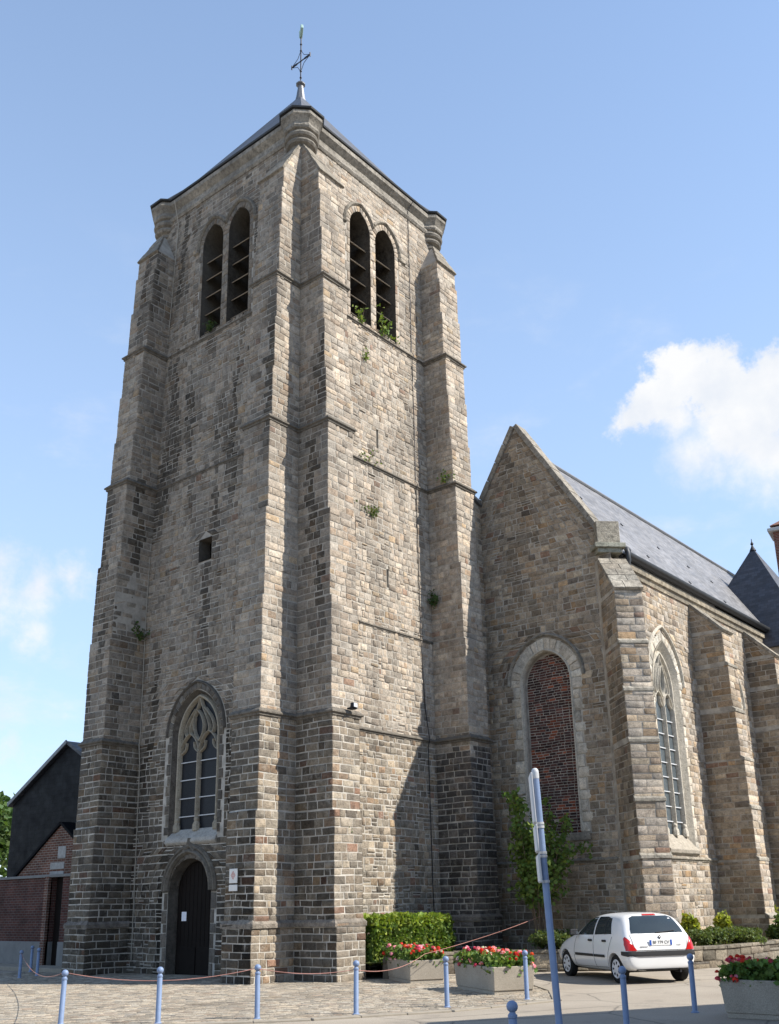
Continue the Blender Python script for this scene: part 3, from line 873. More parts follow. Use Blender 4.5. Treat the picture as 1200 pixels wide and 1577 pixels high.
# door: deep arched recess, moulded archivolt, boarded leaf
dpoly = Op(3.82, .86, -.02, 2.02, .86).poly(); dinn = Op(3.84, .80, -.02, 2.02, .80).poly()
dr = MB(); reveal(dr, O_W, U_W, N_W, dpoly, .0, dinn, -.30, (.095, .082, .068))
MT['door'] = mat_plain('dark_stained_oak', (.011, .008, .0065), .75, .5, 4, .15)
dl = MB(); dl.sheet((.335, 0, 0), U_W, ZV, dinn, flip=True)
door = dl.build('door', MT['door'], tower); door['label'] = 'dark boarded arched door at the foot of the tower'
dr.build('reveal', MT['trim'], door, tint=True)
nb = 10
for i in range(nb):
    a, b = 3.04+1.60*i/nb, 3.04+1.60*(i+1)/nb
    pts = [(a+.006, .0), (b-.006, .0)]
    for u in (b-.006, a+.006):
        pts.append((u, 2.02+math.sqrt(max(.0, .80**2-(u-3.84)**2))-.01))
    pk = MB(); pk.prism([Vector((.33, u, z)) for u, z in pts], (-1, 0, 0), 0, .03)
    pk.build('plank', MT['door'], door, bevel=.005)
kp = MB(); kp.box((.29, 3.45, .35), (.02, .72, .66)); kp.box((.29, 4.22, .35), (.02, .74, .66)); kp.build('kick_panel', MT['door'], door, bevel=.006)
tm.ring(O_W, U_W, N_W, w_door.c, w_door.w, w_door.zs, w_door.h, .22, 6, rng, lambda p, r: pick(r, [(1, (.15, .132, .11))]), tw_w, .03, zlow=0)
ar = MB()
for r_, d_, t_ in ((.07, .13, (.20, .178, .145)), (.20, .10, (.18, .16, .13))):
    sweep(ar, arch_pts(w_door.c, w_door.w+r_-.03, w_door.zs+.05, w_door.h+r_+.06, 10), O_W, U_W, N_W, .13, -.02, d_, t_)
pts = bez((w_door.c+.22, 3.06), (w_door.c+.05, 3.12), (w_door.c, 3.38), n=5)
for s in (1, -1): sweep(ar, [(w_door.c+(x-w_door.c)*s, z) for x, z in pts], O_W, U_W, N_W, .14, -.02, .11, (.18, .16, .13))
ar.build('archivolt', MT['trim'], door, tint=True)
tower_stone = tm.finish(tower, 'stone', 'stone_masonry', MT['stone'])
def lean_in(o):
    # the tower's north end draws in slightly towards the top
    for ch in o.children:
        if ch.type == 'MESH':
            for v in ch.data.vertices:
                y, z = v.co.y, v.co.z
                if y > 4.5 and z > 9.9:
                    v.co.y = y-min(1, (y-4.5)/1.75)*.040*(min(z, 24.5)-9.9)
        lean_in(ch)
lean_in(tower)
# ------------------------------------------------------------------ church nave (south aisle with west gable)
XG, YN, YA, ZA = 7.5, -5.13, -2.2, 16.1
SLG = 1.636
NX1 = 33.0
EZ = 11.0
nave = thing('church_nave', (15, -2, 0), 'stone church nave with steep gable, slate roof and buttresses beyond the tower', 'church nave')
nm = Masonry(); rng = random.Random(21)
CN = []
for a, b in ((0, 1.15), (1.15, 2.7), (2.7, 4.2), (4.2, 5.65), (5.65, 7.1), (7.1, 8.5), (8.5, 9.75), (9.75, EZ), (EZ, 16.2)):
    CN += courses(a, b, .15, .215, rng)
O_G, U_G, N_G = (XG, 0, 0), (0, 1, 0), (-1, 0, 0)
O_N, U_N, N_N = (0, YN, 0), (1, 0, 0), (0, -1, 0)
gL, gR = YN, 2*YA-YN
blind = Op(-2.74, .80, 3.42, 7.72, .92)
gw = MB()
gw.sheet(O_G, U_G, ZV, [(gL, -.1), (gR, -.1), (gR, ZA-SLG*(gR-YA)), (YA, ZA), (gL, ZA-SLG*(YA-gL))], [blind.poly()], flip=True)
reveal(gw, O_G, U_G, N_G, blind.poly(), 0, blind.poly(), -.26)
bx = .5
gable = gw.build('gable_wall', MT['mortar_nave'], nave)
gb = MB(); gb.sheet((XG+.5, 0, 0), U_G, ZV, [(gL, -.1), (gR, -.1), (gR, ZA-SLG*(gR-YA)), (YA, ZA), (gL, ZA-SLG*(YA-gL))])
gb.build('gable_back', MT['mortar_nave'], nave)
blind_r = Op(blind.c, blind.w, blind.z0, blind.zs, blind.h, .36)
class JambOp(Op):
    def at(s, z):
        if z < s.z0: return None
        if z < s.zs: return (s.c-s.w-s.ring*.74, s.c+s.w+s.ring*.74)
        return super().at(z)
blind_j = JambOp(blind.c, blind.w, blind.z0, blind.zs, blind.h, .42)
nm.lay(O_G, U_G, N_G, CN, wall_seg(lambda z: max(gL, YA-(ZA-z)/SLG), lambda z: min(gR, YA+(ZA-z)/SLG), [blind_j]), .17, .38, rng, tint_nave, gable, (.004, .032), .010, .014, .16)
# blocked window: pale dressed frame and brick infill
bw = MB(); bw.sheet((XG+.23, 0, 0), U_G, ZV, blind.poly(), flip=True)
bwo = bw.build('blocked_window', MT['mortar_nave'], nave); bwo['label'] = 'pointed window blocked with dark brick in a pale stone frame'
nm.ring(O_G, U_G, N_G, blind.c, blind.w, blind.zs, blind.h, .40, 8, rng, tint_pale, bwo, .035, zlow=3.42)
fr = MB()
sweep(fr, [(blind.c+blind.w+.04, 3.45)]+arch_pts(blind.c, blind.w+.04, blind.zs, blind.h+.05, 10)+[(blind.c-blind.w-.04, 3.45)], O_G, U_G, N_G, .10, -.1, .075, (.50, .46, .385))
fr.build('frame_moulding', MT['pale'], bwo, tint=True)
fh = MB(); sweep(fh, arch_pts(blind.c, blind.w+.46, blind.zs+.05, blind.h+.46, 10), O_G, U_G, N_G, .10, -.02, .09, (.30, .275, .23)); fh.build('hood_mould', MT['trim'], bwo, tint=True)
sg = MB(); sg.obox((XG, 0, 0), (0, 1, 0), ZV, (-1, 0, 0), (blind.c-1.1, blind.c+1.1), (3.20, 3.40), (-.2, .08)); o = sg.build('sill', MT['trim'], bwo, bevel=.02, tint=True)
for d_ in o.data.color_attributes['tint'].data: d_.color = (.3, .27, .22, 1)
t = NT('old_brick')
a_ = t.n('ShaderNodeAttribute', attribute_name='tint')
MT['brick'] = t.out(t.mix(a_.outputs['Color'], t.ramp(t.noise(14, 5), [(.3, .65), (.7, 1.25)]), 1, 'MULTIPLY'), .9, t.noise(40, 4), .4, .01, .2)
bm_ = Masonry()
def tint_brick(p, rng):
    n = noise.noise(Vector((p.y*1.6, p.z*1.1, 3.1)))
    x = rng.random()
    if x < .008: return (.42, .36, .30)
    if x < .035+max(0, n-.16)*1.6: return pick(rng, [(1, (.24, .075, .042))], .2)
    return pick(rng, [(5, (.085, .042, .036)), (4, (.06, .036, .034)), (2, (.12, .05, .038))], .2)
bc = [(3.44+i*.078, 3.44+(i+1)*.078) for i in range(int(5.2/.078))]
class Inv:
    pass
def blind_seg(a, b):
    k0, k1 = arch_half(blind.w-.02, blind.h-.02, a-blind.zs), arch_half(blind.w-.02, blind.h-.02, b-blind.zs)
    if k0 is None: return []
    if k1 is None: k1 = .02
    return [(blind.c-k0, blind.c-k1, blind.c+k0, blind.c+k1)]
for i, crs in enumerate(bc):
    bm_.lay((XG+.23, 0, 0), U_G, N_G, [crs], blind_seg, .20 if i % 2 else .19, .235 if i % 2 else .225, rng, tint_brick, bwo, (.008, .016), .006, .002, 0, .006)
bm_.finish(nave, 'brick', 'brickwork', MT['brick'], 300, 60)

# gable coping, kneeler
MT['coping'] = MT['trim']
for sgn, y1 in ((-1, -4.78), (1, gR+.05)):
    d = Vector((0, sgn, -SLG)).normalized(); up = Vector((0, sgn*SLG, 1)).normalized()
    L = abs(y1-YA)/abs(d.y); n = 9
    for k in range(n):
        cp = MB(); cp.obox((XG-.09, YA, ZA+.02), d, (1, 0, 0), up, (L*k/n+.006, L*(k+1)/n-.006), (0, .56), (-.03, .13+.008*(k % 2)), (.29, .262, .218))
        cp.build('coping_stone', MT['trim'], gable, bevel=.015, tint=True)
kn = MB()
dg, pg = Vector((-1, -1, 0)).normalized(), Vector((1, -1, 0)).normalized()
Cn = Vector((XG, YN, 0))
kn_o = Cn-dg*.10
for z0, z1, hw, dd, tn in ((11.16, 11.30, .36, .10, (.29, .285, .23)), (11.30, 11.44, .45, .18, (.31, .305, .245)), (11.44, 12.14, .34, .06, (.31, .28, .225))):
    kn.obox(kn_o, pg, ZV, dg, (-hw, hw), (z0, z1), (-.55, dd), tn)
kn.build('kneeler', MT['trim'], gable, bevel=.015, tint=True)
kq = Masonry()

# small linking wall between tower and gable
lk = MB(); lk.prism([Vector((6.3, 0, -.1)), Vector((XG+.1, 0, -.1)), Vector((XG+.1, 0, 14.0)), Vector((6.3, 0, 14.35))], (0, 1, 0), -.74, 1.2)
lko = lk.build('link_wall', MT['mortar_nave'], nave)
nm.lay((0, -.74, 0), (1, 0, 0), (0, -1, 0), [c for c in CN if c[1] < 13.9], wall_seg(6.68, XG), .2, .45, rng, tint_nave, lko, (.004, .015), .01, .006)
lc = MB(); lc.obox((6.4, -.84, 14.0), Vector((1, 0, -.32)).normalized(), (0, 1, 0), Vector((.32, 0, 1)).normalized(), (.1, 1.35), (0, 2.0), (.1, .17), (.40, .36, .30)); lc.build('link_roof', MT['lead'], nave, bevel=.01, tint=True)

# south wall with traceried windows
wins = [Op(10.36, .90, 3.0, 7.72, 1.36), Op(15.38, .90, 3.0, 7.72, 1.36)]
sw = MB(); sw.sheet(O_N, U_N, ZV, [(XG, -.1), (NX1, -.1), (NX1, EZ), (XG, EZ)], [w.poly() for w in wins])
south = sw.build('south_wall', MT['mortar_nave'], nave)
nm.lay(O_N, U_N, N_N, [c for c in CN if c[1] <= EZ+.01], wall_seg(XG, 19.4, [JambOp(w.c, w.w, w.z0, w.zs, w.h, .26) for w in wins]), .18, .40, rng, lambda p, r: pick(r, PAL_NAVE if r.random() < .5 else PAL_UP), south, (.004, .028), .010, .012, .1)
t = NT('leaded_clear_glass')
MT['glass_nave'] = t.out(t.mix((.05, .065, .075), (.10, .115, .12), t.noise(7, 3)), .18, t.noise(16, 3), .5, .02, .7)
def nave_window(w):
    inner = Op(w.c+.02, .70, 3.38, 7.62, 1.16).poly()
    g = MB(); g.sheet((0, YN+.22, 0), U_N, ZV, inner)
    wo = g.build('window', MT['glass_nave'], nave)
    rv = MB(); reveal(rv, O_N, U_N, N_N, w.poly(), .03, inner, -.22, (.50, .46, .385)); rv.build('reveal', MT['pale'], wo, tint=True)
    tracery(wo, O_N, U_N, N_N, w.c+.02, .70, 3.38, 7.62, 1.16, -.21, (.50, .46, .385), 7.05, tuple(3.75+.42*i for i in range(8)))
    nm.ring(O_N, U_N, N_N, w.c, w.w, w.zs, w.h, .26, 8, rng, tint_pale, wo, .03, zlow=3.0)
    h = MB(); sweep(h, arch_pts(w.c, w.w+.30, w.zs+.1, w.h+.34, 10), O_N, U_N, N_N, .10, -.02, .09, (.50, .46, .385)); h.build('hood_mould', MT['pale'], wo, tint=True)
    s = MB(); s.prism([Vector((0, YN-.10, 2.86)), Vector((0, YN-.12, 2.96)), Vector((0, YN-.05, 3.02)), Vector((0, YN+.20, 3.40)), Vector((0, YN+.22, 2.8)), Vector((0, YN-.02, 2.8))], (1, 0, 0), w.c-w.w-.1, w.c+w.w+.1, col=(.34, .305, .25))
    s.build('sill', MT['pale'], wo, bevel=.015, tint=True)
for w in wins: nave_window(w)
# buttresses
def nbutt(o2, Nn, T, W, prof, top, tf, ts, label=None):
    Nn, T, o2 = Vector((*Nn, 0)), Vector((*T, 0)), Vector((*o2, 0))
    pr = [(-.3, -.1)]
    for i, (a, b, p) in enumerate(prof):
        pr.append((p, a if i else -.1)); pr.append((p, b-(.06 if i < len(prof)-1 else 0)))
    pr += [(.0, top), (-.3, top)]
    mb = MB(); mb.prism([o2+Nn*a+ZV*z for a, z in pr], T, 0, W)
    ob = mb.build('buttress', MT['mortar_nave'], nave)
    if label: ob['label'] = label
    for i, (a, b, p) in enumerate(prof):
        cr = [(x, min(y, b-.09)) for x, y in CN if a-.01 <= (x+y)/2 < b]
        nm.lay(o2+Nn*p, T, Nn, cr, wall_seg(0, W, (), .013, .013), .32, .6, rng, tf, ob, (.005, .03), .010, .008)
        for side in (0, 1):
            nm.lay(o2+T*(W*side), Nn, T*(1 if side else -1), cr, wall_seg(-.05, p, (), 0, .013), .24, .54, rng, ts, ob, (.005, .03), .010, .009)
        if i < len(prof)-1:
            st = MB(); q = prof[i+1][2]
            st.prism([o2+Nn*(q-.02)+ZV*(b-.10)+T*(-.035), o2+Nn*(p+.035)+ZV*(b-.10)+T*(-.035), o2+Nn*(p+.035)+ZV*(b-.02)+T*(-.035), o2+Nn*(q-.02)+ZV*(b+.07)+T*(-.035)], T, 0, W+.07, col=(.34, .31, .255))
            st.build('drip_stone', MT['trim'], ob, bevel=.012, tint=True)
    p, z0 = prof[-1][2], prof[-1][1]
    for side in (0, 1):
        nm.lay(o2+T*(W*side), Nn, T*(1 if side else -1), [q for q in CN if q[0] >= z0-.01 and q[1] < top], wall_seg(-.05, lambda z: max(.0, p*(top-z)/(top-z0)-.02), ()), .2, .45, rng, ts, ob, (.005, .02), .010, .006)
    dn = Vector(-Nn*p+ZV*(top-z0)); L = dn.length; dn.normalize(); up = Vector(Nn*(top-z0)+ZV*p).normalized()
    n = 5
    for k in range(n):
        for h in (0, 1):
            sl = MB(); m = W*(.5+.12*(1 if k % 2 else -1))
            u = (-.035, m-.004) if h == 0 else (m+.004, W+.035)
            sl.obox(o2+Nn*(p+.03)+ZV*(z0-.03), T, dn, up, u, (L*k/n-(.05 if k == 0 else 0), L*(k+1)/n-.006), (-.05, .05+rng.uniform(-.008, .008)), pick(rng, [(1, (.31, .28, .23))], .12))
            sl.build('weathering_slab', MT['trim'], ob, bevel=.012, tint=True)
    return ob
W1 = .76
P1 = [(0, 1.15, 1.42), (1.15, 2.7, 1.37), (2.7, 4.1, 1.33), (4.1, 5.6, 1.29), (5.6, 6.95, 1.25), (6.95, 8.25, 1.21), (8.25, 9.75, 1.14)]
o1 = Vector((XG, YN, 0))-pg*(W1/2)
nbutt((o1.x, o1.y), (dg.x, dg.y), (pg.x, pg.y), W1, P1, 10.95, lambda p, r: pick(r, PAL_UP if r.random() < .6 else PAL_NAVE), tint_nave, 'diagonal stepped buttress on the gable corner')
P2 = [(0, 1.15, 1.36), (1.15, 2.75, 1.28), (2.75, 4.25, 1.24), (4.25, 5.7, 1.21), (5.7, 7.2, 1.12), (7.2, 8.65, 1.06), (8.65, 9.75, 1.0)]
for x in (12.72, 17.42): nbutt((x, YN), (0, -1), (1, 0), .74, P2, 10.75, lambda p, r: pick(r, PAL_NAVE if r.random() < .5 else PAL_UP), tint_nave)
def nrun(name, path, prof, tint=(.28, .25, .2)):
    mb = MB(); moulding(mb, path, prof, tint=tint); mb.build(name, MT['trim'], nave, tint=True, bevel=.006)
nrun('string_course', [(XG, -.7), (XG, YN+.55)], string_prof(2.68, .07, .16))
nrun('string_course', [(XG+.6, YN), (12.72, YN)], string_prof(2.72, .07, .16))
nrun('string_course', [(13.46, YN), (17.42, YN)], string_prof(2.72, .07, .16))
# roof
RZ = 15.55
MT['slate2'] = mat_slate('pale_grey_slate', (.150, .147, .150))  # even pale grey base colour of the nave slates
rf = MB(); ey = YN-.22; ez = EZ+.18; ry = YA; ny = 2*YA-ey
rf.add([(XG+.2, ey, ez), (NX1, ey, ez), (NX1, ry, RZ), (XG+.2, ry, RZ), (NX1, ny, ez), (XG+.2, ny, ez)], [(0, 1, 2, 3), (3, 2, 4, 5)])
nr = rf.build('roof', MT['slate2'], nave); uv_roof(nr)
rt = MB(); rt.tube([(XG+.5, ry, RZ+.02), (NX1, ry, RZ+.02)], .08, 8); rt.build('ridge_capping', MT['lead'], nr)
for x, f in ((9.3, .62), (11.6, .55), (14.0, .50), (16.2, .46), (18.0, .42), (10.8, .18), (13.5, .12), (16.5, .12)):
    hk = MB(); p = Vector((x, ey+(ry-ey)*f, ez+(RZ-ez)*f)); nn = Vector((0, -(RZ-ez), (ry-ey))).normalized()
    hk.obox(p, (1, 0, 0), Vector((0, ry-ey, RZ-ez)).normalized(), nn, (-.03, .03), (-.06, .06), (0, .04)); hk.build('roof_hook', MT['lead'], nr, bevel=.01)
fa = MB(); moulding(fa, [(XG+.65, YN), (NX1, YN)], [(-.05, EZ-.30), (.05, EZ-.30), (.07, EZ-.16), (.13, EZ-.13), (.13, EZ+.05), (-.05, EZ+.08)], tint=(.29, .25, .19)); fa.build('eaves_cornice', MT['trim'], nave, tint=True)
gu = MB(); gpts = [(-.02 if False else .0, 0)]
gprof = [(.10+.11-.11*math.cos(a), EZ+.24-.11*math.sin(a)) for a in [math.pi*i/8 for i in range(9)]]
moulding(gu, [(XG+.60, YN), (NX1, YN)], gprof+[(.30, EZ+.27), (.32, EZ+.27), (.32, EZ+.20), (.21, EZ+.10), (.10, EZ+.14), (.09, EZ+.25)])
gu.build('gutter', gt_o.data.materials[0], nave, smooth=60)
hp = MB(); hp.tube([(XG+.75, YN-.22, EZ+.36), (XG+.52, YN-.26, EZ+.34), (XG+.46, YN-.32, EZ+.18), (XG+.50, YN-.30, EZ-.02), (XG+.55, YN-.20, EZ-.3)], .075, 8); hp.build('gutter_outlet', gt_o.data.materials[0], nave, smooth=60)
nave_stone = nm.finish(nave, 'stone', 'stone_masonry', MT['stone_nave'])

# ------------------------------------------------------------------ chapel with pyramid roof, and a chimney beyond
chap = thing('church_chapel', (21.7, -4.5, 0), 'dark slate pyramid roof with small finial at the far end of the nave', 'chapel')
ca, cz, hs = Vector((21.7, -4.5, 0)), 15.3, 2.55
cw = MB(); cw.box((ca.x, ca.y, 5.25), (4.7, 4.7, 10.5)); cw.build('wall', MT['mortar_nave'], chap)
cr_ = MB(); bz = cz-1.9*hs
cr_.add([(ca.x-hs, ca.y-hs, bz), (ca.x+hs, ca.y-hs, bz), (ca.x+hs, ca.y+hs, bz), (ca.x-hs, ca.y+hs, bz), (ca.x, ca.y, cz)], [(0, 1, 4), (1, 2, 4), (2, 3, 4), (3, 0, 4), (3, 2, 1, 0)])
MT['slate3'] = mat_slate('dark_slate', (.04, .042, .052))
c_ro = cr_.build('roof', MT['slate3'], chap); uv_roof(c_ro)
cf = MB(); cf.lathe([(.14, cz-.16), (.06, cz), (.03, cz+.08), (.07, cz+.14), (.02, cz+.24), (.015, cz+.36)], 8, (ca.x, ca.y, 0)); cf.build('finial', MT['iron'], c_ro, smooth=50)
def brick_mat(name, c1, c2, mort, sx=1.0):
    t = NT(name)
    m = t.n('ShaderNodeTexBrick'); m.inputs['Scale'].default_value = 1
    m.inputs['Brick Width'].default_value = .22; m.inputs['Row Height'].default_value = .075; m.inputs['Mortar Size'].default_value = .008
    m.inputs['Color1'].default_value = (*c1, 1); m.inputs['Color2'].default_value = (*c2, 1); m.inputs['Mortar'].default_value = (*mort, 1)
    uv = t.n('ShaderNodeUVMap'); t.l(uv.outputs[0], m.inputs['Vector'])
    c = t.mix(m.outputs['Color'], t.ramp(t.noise(2, 6, .65), [(.3, .6), (.7, 1.2)]), 1, 'MULTIPLY')
    return t.out(c, .92, m.outputs['Fac'], -.3, .01, .15)
MT['brick_far'] = brick_mat('red_brickwork', (.20, .075, .05), (.13, .05, .038), (.26, .22, .18))
chim = thing('chimney', (26.4, -4.6, 12), 'red brick chimney with pale slab and clay tile cap at right edge', 'chimney')
cx_, cy_ = 26.40, -4.60
q = MB(); q.box((cx_, cy_, 14.6), (1.1, 1.1, 5.2), R(10)); o = q.build('shaft', MT['brick_far'], chim); uv_roof(o)
q = MB(); q.box((cx_, cy_, 17.28), (1.5, 1.5, .16), R(10)); q.build('slab', mat_plain('pale_concrete', (.42, .42, .41), .8), chim, bevel=.03)
q = MB(); q.box((cx_, cy_, 17.66), (1.3, 1.3, .34), R(10), taper=.3); q.build('tile_cap', mat_plain('clay_tile', (.20, .10, .07), .85, .4, 9), chim, bevel=.02)
# ------------------------------------------------------------------ ground, forecourt, planting bed
t = NT('worn_road_surface')
c1 = t.ramp(t.noise(.5, 6, .6), [(.3, (.27, .235, .19)), (.7, (.345, .305, .25))])
c2 = t.ramp(t.noise(60, 3, .6), [(.3, .68), (.7, 1.25)])
c = t.mix(c1, c2, 1, 'MULTIPLY')
c = t.mix(c, (.12, .108, .095), t.ramp(t.noise(.9, 8, .7), [(.56, 0.0), (.72, .55)]))
vo = t.n('ShaderNodeTexVoronoi', feature='DISTANCE_TO_EDGE'); vo.inputs['Scale'].default_value = .38
wv = t.n('ShaderNodeMix', data_type='VECTOR'); wv.inputs[0].default_value = .12; t.l(t.coord(), wv.inputs[4])
nz = t.n('ShaderNodeTexNoise'); nz.inputs['Scale'].default_value = 1.6; nz.inputs['Detail'].default_value = 6; t.l(t.coord(), nz.inputs['Vector']); t.l(nz.outputs['Color'], wv.inputs[5]); t.l(wv.outputs[1], vo.inputs['Vector'])
c = t.mix(c, (.09, .08, .07), t.ramp(vo.outputs['Distance'], [(.0, .7), (.010, 0.0)]))
MT['road'] = t.out(c, .95, t.noise(90, 3), .5, .01, .15)
g = MB(); g.add([(-400, -400, 0), (400, -400, 0), (400, 400, 0), (-400, 400, 0)], [(0, 1, 2, 3)])
tag(g.build('ground', MT['road']), 'pinkish grey worn road surface round the church', kind='structure')
rng = random.Random(5)
fc = [(-16, 1.2), (-8.9, -3.2), (-5.6, -5.95), (-3.6, -7.05), (-1.35, -7.62), (.2, -6.6), (2.6, -4.2), (3.4, -2.5), (3.35, -2.1), (1.3, -1.85), (.6, 0), (0, 8.4), (-2.6, 11.5), (-16, 14)]
def inside(p, poly):
    r = False; n = len(poly)
    for i in range(n):
        (x1, y1), (x2, y2) = poly[i], poly[(i+1) % n]
        if (y1 > p[1]) != (y2 > p[1]) and p[0] < (x2-x1)*(p[1]-y1)/(y2-y1)+x1: r = not r
    return r
MT['sett_joint'] = mat_plain('sandy_joint', (.28, .243, .192), .95, .3, 5, .1)
g = MB(); g.sheet((0, 0, .004), (1, 0, 0), (0, 1, 0), fc)
court = tag(g.build('forecourt_paving', MT['sett_joint']), 'beige stone sett paving in front of the tower', kind='structure')
MT['sett'] = mat_stone('sett_stone', .35, (.17, .15, .125), (.55, .8), .4)
sm_ = Masonry()
ts, tp = Vector((.70, -.714, 0)), Vector((.714, .70, 0))
PS = [(50, (.345, .30, .236)), (22, (.305, .268, .216)), (18, (.375, .32, .246)), (6, (.31, .248, .19)), (4, (.25, .225, .19))]
v = -22.0; ri = 0
while v < 12:
    h = rng.uniform(.10, .14); u = -24+rng.uniform(0, .2)
    while u < 14:
        l = rng.uniform(.13, .25)
        c = ts*(u+l/2)+tp*(v+h/2)
        if inside((c.x, c.y), fc) and not (c.x > .05 and c.y > -.05 and c.y < 7.2) and not (-1.3 < c.x < 0 and (.0 < c.y < .95 or 6.3 < c.y < 7.2)):
            d = (c-CAM).length
            if d < 34:
                jj = lambda: rng.uniform(-.008, .008)
                q = [(u+jj(), v+jj()), (u+l+jj(), v+jj()), (u+l+jj(), v+h+jj()), (u+jj(), v+h+jj())]
                sm_.stone(Vector((0, 0, .006)), ts, tp, ZV, q, tuple(w_*(1-.35*max(0, noise.noise(Vector((c.x*.5, c.y*.5, 2)))+.35*noise.noise(Vector((c.x*2, c.y*2, 5))))) for w_ in pick(rng, PS, .16)), rng.uniform(.002, .008), .004, court, .018)
        u += l
    v += h; ri += 1
sm_.finish(court, 'sett', 'sett_field', MT['sett'], 300, 40)
# kerb stones along the sett edge
MT['kerb'] = mat_plain('pale_kerb_stone', (.27, .24, .195), .9, .25, 9, .15)
kpts = [Vector((x, y, 0)) for x, y in fc[0:7]]
kerb = thing('kerb', (-4, -6.8, 0), 'row of pale flush kerb stones edging the sett paving', 'kerb')
for a, b in zip(kpts[:-1], kpts[1:]):
    L = (b-a).length; n = max(1, round(L/.9)); d = (b-a)/L; p = Vector((d.y, -d.x, 0))
    for i in range(n):
        k = MB(); k.obox(a, d, p, ZV, (L*i/n+.005, L*(i+1)/n-.005), (.01, .17), (-.05, .028+rng.uniform(-.004, .004)))
        k.build('kerb_stone', MT['kerb'], kerb, bevel=.01)

BZ = .36
wl = [(1.30, -1.85), (3.42, -2.05), (5.10, -3.95), (6.72, -6.35), (8.2, -6.95), (17.5, -7.6), (24, -8.2)]
bed = wl+[(24, -5), (7.4, -5), (7.4, -.6), (5.9, 0.1), (.9, 0.1), (1.0, -1.4)]
t = NT('bed_soil_and_turf')
MT['turf'] = t.out(t.ramp(t.noise(2.2, 6, .65), [(.35, (.07, .055, .04)), (.5, (.075, .085, .03)), (.7, (.10, .13, .04))]), .95, t.noise(30, 4), .6, .03, .1)
g = MB(); g.sheet((0, 0, BZ), (1, 0, 0), (0, 1, 0), bed[::-1])
tag(g.build('planting_bed', MT['turf']), 'raised turf and soil bed along the church wall', kind='structure')
# low stone wall
lw = thing('garden_wall', (6.7, -6.4, 0), 'low stone retaining wall round the planting bed behind the white car', 'low wall')
lm = Masonry(); WH = .43
MT['soil_joint'] = mat_plain('earthy_wall_joint', (.13, .11, .085), .95, .4, 8, .1)
for (x0, y0), (x1, y1) in zip(wl[:-1], wl[1:]):
    a, b = Vector((x0, y0, 0)), Vector((x1, y1, 0)); L = (b-a).length; d = (b-a)/L; p = Vector((d.y, -d.x, 0))
    q = MB(); q.obox(a, d, p, ZV, (-.05, L+.05), (-.24, 0), (-.05, WH)); seg_o = q.build('wall_section', MT['soil_joint'], lw)
    if x0 < 16:
        lm.lay(a, d, p, courses(0, WH, .16, .26, rng), wall_seg(0, L), .25, .75, rng, lambda pp, r: pick(r, [(3, (.21, .18, .135)), (2, (.17, .148, .118)), (1, (.12, .105, .088))], .2), seg_o, (.006, .05), .006, .03, .3, .05)
        n = max(1, round(L/.7))
        for i in range(n):
            k = MB(); k.obox(a, d, p, ZV, (L*i/n+.005, L*(i+1)/n-.005), (-.27, .045), (WH, WH+.075+rng.uniform(-.01, .01)), pick(rng, [(1, (.20, .175, .135))], .2))
            k.build('coping_stone', MT['trim'], seg_o, bevel=.015, tint=True)
lm.finish(lw, 'stone', 'wall_stonework', MT['stone_nave'], 300)

# ------------------------------------------------------------------ foliage helpers
def mat_leaf(name, rough=.6, trans=.28, spec=.2):
    t = NT(name)
    a = t.n('ShaderNodeAttribute', attribute_name='tint')
    t.out(a.outputs['Color'], rough, None, spec=spec)
    tr = t.n('ShaderNodeBsdfTranslucent'); t.l(t.mix(a.outputs['Color'], (1.6, 1.7, .7), 1, 'MULTIPLY'), tr.inputs['Color'])
    mxs = t.n('ShaderNodeMixShader'); mxs.inputs[0].default_value = trans
    out = [n for n in t.t.nodes if n.type == 'OUTPUT_MATERIAL'][0]
    t.l(t.b.outputs[0], mxs.inputs[1]); t.l(tr.outputs[0], mxs.inputs[2]); t.l(mxs.outputs[0], out.inputs[0])
    return t.m
MT['leaf'] = mat_leaf('green_leaf')
MT['leaf_gloss'] = mat_leaf('glossy_hedge_leaf', .55, .25, .22)
MT['petal'] = mat_leaf('flower_petal', .6, .3)
MT['bark'] = mat_plain('grey_brown_bark', (.16, .12, .085), .9, .4, 12, .1)
def leaf(mb, p, s, rng, tint, up=.3, asp=.45):
    d = Vector((rng.gauss(0, 1), rng.gauss(0, 1), rng.gauss(0, 1)+up)); d.normalize()
    n = d.orthogonal(); n.rotate(Matrix.Rotation(rng.uniform(0, 6.28), 3, d)); m = d.cross(n)
    p = Vector(p)
    mb.add([p, p+d*s*.5+m*s*asp+n*s*.08, p+d*s, p+d*s*.5-m*s*asp+n*s*.08], [(0, 1, 2, 3)], tint)
def gtint(rng, base, v=.35):
    k = 1+rng.uniform(-v, v); y = rng.uniform(-.12, .18)
    return (base[0]*k*(1+y), base[1]*k, base[2]*k*(1-y))
